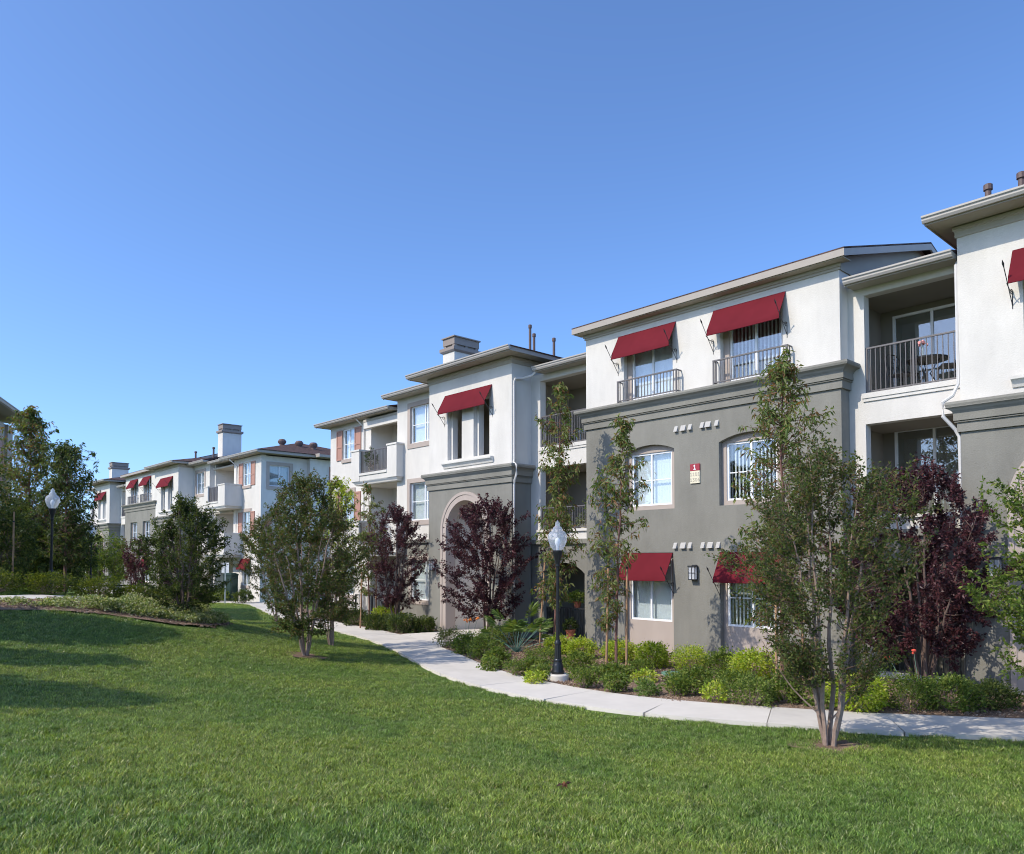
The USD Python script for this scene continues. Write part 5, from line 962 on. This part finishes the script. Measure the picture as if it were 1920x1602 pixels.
for k, (lab, x, y, pal) in enumerate((('low leafy tuft by the path left of the twiggy shrubs', -.5, 17.45, 'shrub'), ('tiny leafy tuft at the path edge just left of the lamp footing', .48, 15.65, 'lime'), ('low leafy tuft between the lamp and the tree stakes', 1.72, 16.0, 'shrub'), ('light low tuft in the mulch right of the tree stakes', 2.62, 15.75, 'lime'),
    ('low leafy tuft in bare mulch in front of the green valve lid', 3.3, 15.45, 'shrub'), ('small tuft at the path edge below the left ground window', 2.5, 14.25, 'strap'), ('low tuft in front of the wall lantern pier', 3.75, 14.5, 'shrub'), ('bright low tuft beside the thick shrub at the path', 3.6, 13.75, 'lime'), ('low tuft between the thick shrub and the lime row', 4.45, 14.3, 'strap'), ('small tuft at the foot of the foreground crape myrtle shadow edge', 5.2, 13.05, 'shrub'))):
    r = np.random.default_rng(395 + k); shrub('low_plant', lab, at(x, y), r.uniform(.22, .3), r.uniform(.22, .32), pal, 400 + k, n=int(r.uniform(300, 460)), L=.07, W=.034, stalk=.02, irr=.8, cat='plant', mat_='leaf_gloss')
palmate('split_leaf_plant', 'split-leaf plant with broad fingered leaves left of the street lamp', at(.12, 20.9), 15, 1.0, 301)
strappy('lily_clump', 'clump of strap leaves with orange blooms by the arch', at(-1.35, 22.9), 34, .75, .03, 'strap', 302, blooms=('orange', 3, .035))
strappy('lily_clump', 'tall upright strap leaves behind the square-cut shrubs', at(6.35, 13.7), 44, 1.0, .032, 'strap', 303, spread=.55)
strappy('lily_clump', 'strap-leaved clump with red blooms near the right end of the bed', at(7.2, 13.6), 40, .85, .03, 'strap', 304, blooms=('bloom_red', 2, .032))
strappy('lily_clump', 'pale strap leaves against the dark recess at the right', at(5.6, 14.3), 36, .8, .03, 'strap', 305)
strappy('lily_clump', 'strap leaves under the plum by the cream wall', at(-3.2, 27.3), 34, .8, .035, 'strap', 306)

# ground cover with pale variegated leaves: uncountable, one object
r = np.random.default_rng(310); poly = Polygon([(-12.0, 18.5), (-10.8, 19.05), (-9.7, 19.5), (-8.9, 19.75), (-8.1, 20.1), (-7.8, 20.9), (-8.0, 21.6), (-8.9, 22.1), (-9.8, 21.6), (-10.5, 20.6), (-11.3, 19.8), (-12.4, 18.9)]); pp = prep(poly); P = []
while len(P) < 900:
    x, y = r.uniform(-12.4, -7.8), r.uniform(18.4, 22.2)
    if pp.contains(Point(x, y)) and r.random() < (1.0 if x > -10.6 else .35): P.append((x, y))
P = np.array(P); hh = .06 + .40 * meshkit.fbm(np.c_[P * 1.9, np.zeros(len(P))], 3, 5) ** 1.4 * np.clip((P[:, 0] + 12.6) / 2.5, .3, 1); k = 30
Q = np.repeat(np.c_[P, ground_z(P[:, 0], P[:, 1])], k, 0); Q[:, :2] += r.normal(0, .075, (len(Q), 2)); Q[:, 2] += np.repeat(hh, k) * r.uniform(.15, 1.1, len(Q)); D = r.normal(0, .8, Q.shape) + (0, 0, .7)
v, f, c = leaf_mesh(Q, D, .075 * r.uniform(.6, 1.2, len(Q)), .038 * r.uniform(.7, 1.2, len(Q)), 'pale', r); mb = MB(); mb.add(v, f)
tag(mb.build('ground_cover', M['leaf'], colors=c), 'variegated pale green ground cover on the rise at the left', 'ground cover', kind='stuff')

# ---------------------------------------------------------------- street furniture
def street_lamp(label, pos, h=3.33, base=True):
    t = thing('street_lamp', label, 'street lamp', pos)
    if base: mb = MB(); mb.lathe([(.001, -.1), (.225, -.1), (.225, .14), (.205, .165), (.001, .165)], sides=28); mb.build('footing', M['concrete'], t, smooth=35)
    b = .165; mb = MB(); mb.lathe([(.13, b), (.135, b + .03), (.135, b + .06), (.115, b + .09), (.118, b + .15), (.10, b + .20), (.085, b + .24), (.09, b + .26), (.09, b + .29), (.075, b + .31)], sides=20); mb.lathe([(.075, b + .31), (.062, b + .60)], sides=24, flute=.09); mb.lathe([(.066, b + .60), (.072, b + .61), (.072, b + .64), (.056, b + .67), (.05, b + .70)], sides=20); mb.build('base', M['lamp_black'], t, smooth=40)
    mb = MB(); mb.lathe([(.039, b + .70), (.032, 2.36)], sides=24, flute=.08); mb.build('post', M['lamp_black'], t, smooth=25)
    mb = MB(); mb.lathe([(.036, 2.36), (.05, 2.38), (.05, 2.41), (.042, 2.43), (.055, 2.50), (.085, 2.60), (.10, 2.66), (.105, 2.68), (.105, 2.71), (.085, 2.72), (.001, 2.72)], sides=20); mb.build('collar', M['lamp_black'], t, smooth=40)
    g = MB(); pr = [(.085, 2.722), (.10, 2.73), (.15, 2.80), (.188, 2.90), (.20, 2.98), (.190, 3.05), (.155, 3.10), (.105, 3.13), (.098, 3.15), (.10, 3.17), (.082, 3.20), (.055, 3.22), (.05, 3.24), (.055, 3.26), (.05, 3.285), (.028, 3.305), (.016, 3.33), (.001, 3.345)]; g.lathe(pr, sides=40, flute=.005); gl = g.build('globe', M['globe'], t, smooth=True)
    mb = MB(); mb.lathe([(.025, 2.722), (.025, 2.80), (.045, 2.83), (.06, 2.89), (.05, 2.95), (.02, 2.98), (.001, 2.985)], sides=14); mb.build('bulb', M['blind'], t, smooth=True); return t
street_lamp('black street lamp with clear acorn globe in the bed beside the path, foreground', at(.95, 16.1, -.02))
street_lamp('black street lamp with clear globe among the dark trees at the left', at(-14.0, 23.5))
street_lamp('far black street lamp with hazy globe in front of the farthest stair tower', (-19.05, 35.0, .83))

def wall_lamp(label, s, z, loc_rz, y=0.0):
    (o, rz) = loc_rz; t = thing('wall_lamp', label, 'wall lamp', o, rz); x = s; f = MB(); w, h, d = .10, .31, .13
    f.box(x - .075, x + .075, y - .02, y, z - h / 2 - .03, z + h / 2 + .05); f.box(x - w - .012, x + w + .012, y - d - .03, y - .02, z + h / 2, z + h / 2 + .03); f.box(x - w, x + w, y - d - .02, y - .02, z - h / 2 - .02, z - h / 2)
    for a in (x - w, x + w - .012): f.box(a, a + .012, y - d - .02, y - d - .008, z - h / 2, z + h / 2); f.box(a, a + .012, y - .032, y - .02, z - h / 2, z + h / 2)
    f.box(x - .006, x + .006, y - d - .02, y - d - .010, z - h / 2, z + h / 2); f.box(x - w, x + w, y - d - .021, y - d - .011, z - .006, z + .006); f.build('frame', M['iron'], t)
    boxes(t, 'glass', 'lampglass', [(x - w + .014, x + w - .014, y - d - .006, y - .034, z - h / 2 + .002, z + h / 2 - .002)]); return t
FA = facade_frame(); FB = facade_frame(0, 2.0)
wall_lamp('square wall lantern on the grey wall between the two ground floor awnings', .03, 2.17, FA); wall_lamp('square wall lantern left of the tall arch', -10.95, 2.3, FA); wall_lamp('square wall lantern on the rightmost grey wall, half hidden by leaves', 6.72, 2.35, FA)

o, rz = FA; t = thing('number_sign', 'maroon and cream unit number sign on the grey wall between the arched windows', 'sign', o, rz)
boxes(t, 'red_panel', 'red', [(-.06, .22, -.035, -.001, 4.745, 4.92)]); boxes(t, 'cream_panel', 'cream', [(-.06, .22, -.033, -.001, 4.43, 4.742)])
def lettering(parent, text, cx, z, h, m, y, bold=False):
    q = meshkit.text_mesh(text, h, .004, bold); v = np.array(q.vertices); v[:, 0] -= (v[:, 0].min() + v[:, 0].max()) / 2; mb = MB(); mb.add(np.c_[v[:, 0] + cx, y - v[:, 2], v[:, 1] + z], np.array(q.faces)); mb.build('numeral', M[m], parent)
lettering(t, '1', .08, 4.775, .115, 'vinyl', -.036, True); lettering(t, '1101', .08, 4.615, .085, 'soffit', -.034); lettering(t, '1306', .08, 4.475, .085, 'soffit', -.034)

t = thing('sign_post', 'slim post with two small white sign plates at the end of the lawn', 'sign', (-16.45, 44.4, 0)); boxes(t, 'post', 'steel', [(-.03, .03, -.03, .03, -.2, 2.35)])
boxes(t, 'plate', 'vinyl', [(-.20, -.035, -.035, -.02, 1.75, 2.33)]); boxes(t, 'plate', 'vinyl', [(.045, .21, -.02, -.005, 1.75, 2.33)])
t = thing('utility_box', 'tall dark green utility box behind the sign post', 'utility box', (-17.05, 46.9, 0), -20); mb = MB(); mb.loft([(-.30, .30, -.3, .3, -.1), (-.30, .30, -.3, .3, 1.55), (-.33, .33, -.33, .33, 1.56), (-.33, .33, -.33, .33, 1.62), (-.2, .2, -.2, .2, 1.70)]); mb.build('cabinet', M['green_box'], t); boxes(t, 'door', 'green_box', [(-.25, .25, -.315, -.301, .12, 1.45)])
t = thing('barrier', 'low yellow barrier bar on white legs beyond the ground cover', 'barrier', (-18.9, 46.0, 0), -12)
boxes(t, 'bar', 'yellow', [(-.62, .62, -.03, .03, .42, .58)]); boxes(t, 'bar', 'yellow', [(-.62, .62, -.028, .028, .16, .28)]); boxes(t, 'leg', 'vinyl', [(-.60, -.54, -.029, .029, 0, .415)]); boxes(t, 'leg', 'vinyl', [(.54, .60, -.029, .029, 0, .415)])
t = thing('metal_railing', 'thin dark metal railing behind the low hedge at the left', 'railing', (-18.4, 30.2, float(ground_z(-16.5, 30.2))), 0)
mb = MB()
for k in range(5): mb.box(k * 1.05 - .02, k * 1.05 + .02, -.02, .02, -.6, .95)
mb.box(-.1, 4.3, -.03, .03, .951, 1.0); mb.build('post', M['iron'], t); mb = MB(); mb.box(-.1, 4.3, -.015, .015, .5, .53); mb.build('lower_rail', M['iron'], t)
t = thing('valve_lid', 'round green plastic valve box lid in the planting bed', 'valve lid', at(3.42, 16.75)); mb = MB(); mb.lathe([(.20, 0), (.20, .07), (.185, .085), (.06, .09), (.001, .09)], sides=24); mb.build('lid', M['lid'], t, smooth=40)
r = np.random.default_rng(321); t = thing('dry_leaf', 'brown dry leaf clump lying on the lawn', 'leaf', at(.52, 7.55, .035)); v, f, c = leaf_mesh(r.normal(0, .022, (9, 3)) * (1, 1, .25), r.normal(size=(9, 3)) * (1, 1, .35), np.full(9, .065), np.full(9, .032), 'plum', r); mb = MB(); mb.add(v, f); mb.build('leaf', M['leaf_plum'], t, colors=c * (2.0, 2.4, 1.2))

# ---------------------------------------------------------------- on the balconies and patios (facade coordinates)
def chair(label, x, y, z, rot, m='iron', scroll=False):
    a = math.radians(rot); o = np.array((x, y)); fx = lambda p: (o[0] + p[0] * math.cos(a) - p[1] * math.sin(a), o[1] + p[0] * math.sin(a) + p[1] * math.cos(a), z + p[2])
    th, rz_ = FA; t = thing('patio_chair', label, 'chair', th, rz_); mb = MB(); pts = [fx(p) for p in ((-.22, -.22, .43), (.22, -.22, .43), (.22, .22, .43), (-.22, .22, .43))]; pt2 = [(p[0], p[1], p[2] + .03) for p in pts]; mb.add(pts + pt2, [(0, 3, 2, 1), (4, 5, 6, 7), (0, 1, 5, 4), (1, 2, 6, 5), (2, 3, 7, 6), (3, 0, 4, 7)]); mb.build('seat', M[m], t)
    for sx in (-.2, .2):
        for sy in (-.2, .2): q = MB(); q.tube([fx((sx * 1.1, sy * 1.1, 0)), fx((sx, sy, .43))], .013, 5); q.build('leg', M[m], t)
    q = MB(); q.tube([fx((-.21, .2, .43)), fx((-.22, .27, .85)), fx((-.1, .29, .95)), fx((.1, .29, .95)), fx((.22, .27, .85)), fx((.21, .2, .43))], .014, 5)
    for k in np.linspace(-.15, .15, 5): q.tube([fx((k, .205, .45)), fx((k * 1.05, .28, .92))], .007, 4)
    if scroll:
        for cx, cz in ((-.09, .62), (.09, .62), (0, .78)):
            tt = np.linspace(0, 5.5, 12); q.tube([fx((cx + (.075 - .01 * u) * math.cos(u), .24, cz + (.075 - .01 * u) * math.sin(u))) for u in tt], .008, 4)
    q.build('backrest', M[m], t); return t
chair('black scrollwork chair at the left on the top right balcony', 4.75, .95, 6.06, 70, scroll=True); chair('black scrollwork chair at the right on the top right balcony', 5.75, .85, 6.06, -60, scroll=True)
o, rz = FA; t = thing('patio_table', 'round black patio table on the top right balcony', 'table', o, rz); mb = MB(); mb.lathe([(.001, 6.74), (.42, 6.74), (.42, 6.77), (.001, 6.77)], (5.22, 1.0, 0), 24); mb.build('table_top', M['iron'], t, smooth=35)
for k in range(3): a = k * 2.094; q = MB(); q.tube([(5.22 + .3 * math.cos(a), 1 + .3 * math.sin(a), 6.06), (5.22 + .06 * math.cos(a), 1 + .06 * math.sin(a), 6.45), (5.22 + .25 * math.cos(a), 1 + .25 * math.sin(a), 6.74)], .014, 5); q.build('leg', M['iron'], t)
t = thing('flower_vase', 'glass vase with pink flowers on the balcony table', 'vase', o, rz); mb = MB(); mb.lathe([(.001, 6.772), (.04, 6.772), (.05, 6.85), (.035, 6.94), (.045, 6.98)], (5.2, .85, 0), 14); mb.build('vase', M['globe'], t, smooth=True); mb = MB(); r = np.random.default_rng(5)
for _ in range(11): s_ = trimesh.creation.icosphere(1, r.uniform(.02, .034)); s_.apply_translation((5.2 + r.normal(0, .05), .85 + r.normal(0, .05), 7.10 + r.normal(0, .035))); mb.tm(s_)
mb.build('flower', M['pink'], t, smooth=True); mb = MB(); mb.tube([(5.2, .85, 6.78), (5.2, .85, 7.1)], .012, 5); mb.build('stalk', M['lid'], t)
chair('dark chair with a blue seat on the top balcony right of the arch tower', -4.25, 1.25, 6.06, 20, 'iron'); chair('blue plastic chair on the top balcony right of the arch tower', -4.9, 1.35, 6.06, -30, 'bluegrey')
def local(x, y, z): o, rz = FA; a = math.radians(rz); return (o[0] + x * math.cos(a) - y * math.sin(a), o[1] + x * math.sin(a) + y * math.cos(a), z)
def potted(label, x, y, z, pal, seed, pr=.14, ph=.24, R_=.24, h_=.5, m='terracotta', n=500):
    t = shrub('potted_plant', label, local(x, y, z + ph - .06), R_, h_, pal, seed, n=n, L=.085, W=.035, cat='potted plant', stalk=.02); mb = MB(); mb.lathe([(.001, -ph + .06), (pr * .68, -ph + .06), (pr * .92, .0), (pr, .0), (pr, .05), (pr * .88, .05), (pr * .85, .02), (.001, .02)], sides=18); mb.build('pot', M[m], t, smooth=40); return t
potted('tall leafy pot plant in the corner of the middle balcony right of the arch tower', -4.2, 1.2, 3.43, 'shrub', 330, .15, .26, .42, .95, n=900); potted('low pot plant on the middle balcony rail right of the arch tower', -4.75, 1.15, 3.43, 'silver', 331, .14, .2, .25, .35, 'cream')
potted('reddish pot plant at the left of the middle balcony', -5.9, 1.15, 3.43, 'evergreen', 332, .13, .22, .32, .6, 'red', 600); potted('terracotta pot plant in front of the patio fence behind the street lamp', -4.85, .62, .12, 'dark', 333, .16, .28, .2, .36)
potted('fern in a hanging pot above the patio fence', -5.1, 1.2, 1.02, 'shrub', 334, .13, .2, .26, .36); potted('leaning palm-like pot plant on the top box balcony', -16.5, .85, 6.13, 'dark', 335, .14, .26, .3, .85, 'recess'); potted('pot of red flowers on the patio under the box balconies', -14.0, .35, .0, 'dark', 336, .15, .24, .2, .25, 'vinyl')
o, rz = FA
t = thing('barbecue', 'covered kettle barbecue on the patio under the box balconies', 'barbecue', local(-15.2, .9, 0), rz); mb = MB(); mb.lathe([(.001, .55), (.16, .58), (.27, .68), (.31, .82), (.31, .84)], sides=20); mb.build('bowl', M['iron'], t, smooth=50); mb = MB(); mb.lathe([(.315, .845), (.30, .95), (.2, 1.06), (.05, 1.11), (.001, 1.11)], sides=20); mb.build('lid', M['concrete_grey'], t, smooth=50)
for k in range(3): a = k * 2.094; q = MB(); q.tube([(.36 * math.cos(a), .36 * math.sin(a), 0), (.18 * math.cos(a), .18 * math.sin(a), .62)], .014, 5); q.build('leg', M['iron'], t)
t = thing('patio_railing', 'dark iron fence around the patio under the box balconies', 'fence', o, rz); railing(t, -17.3, -14.7, .08, 1.05, .62, m='iron')
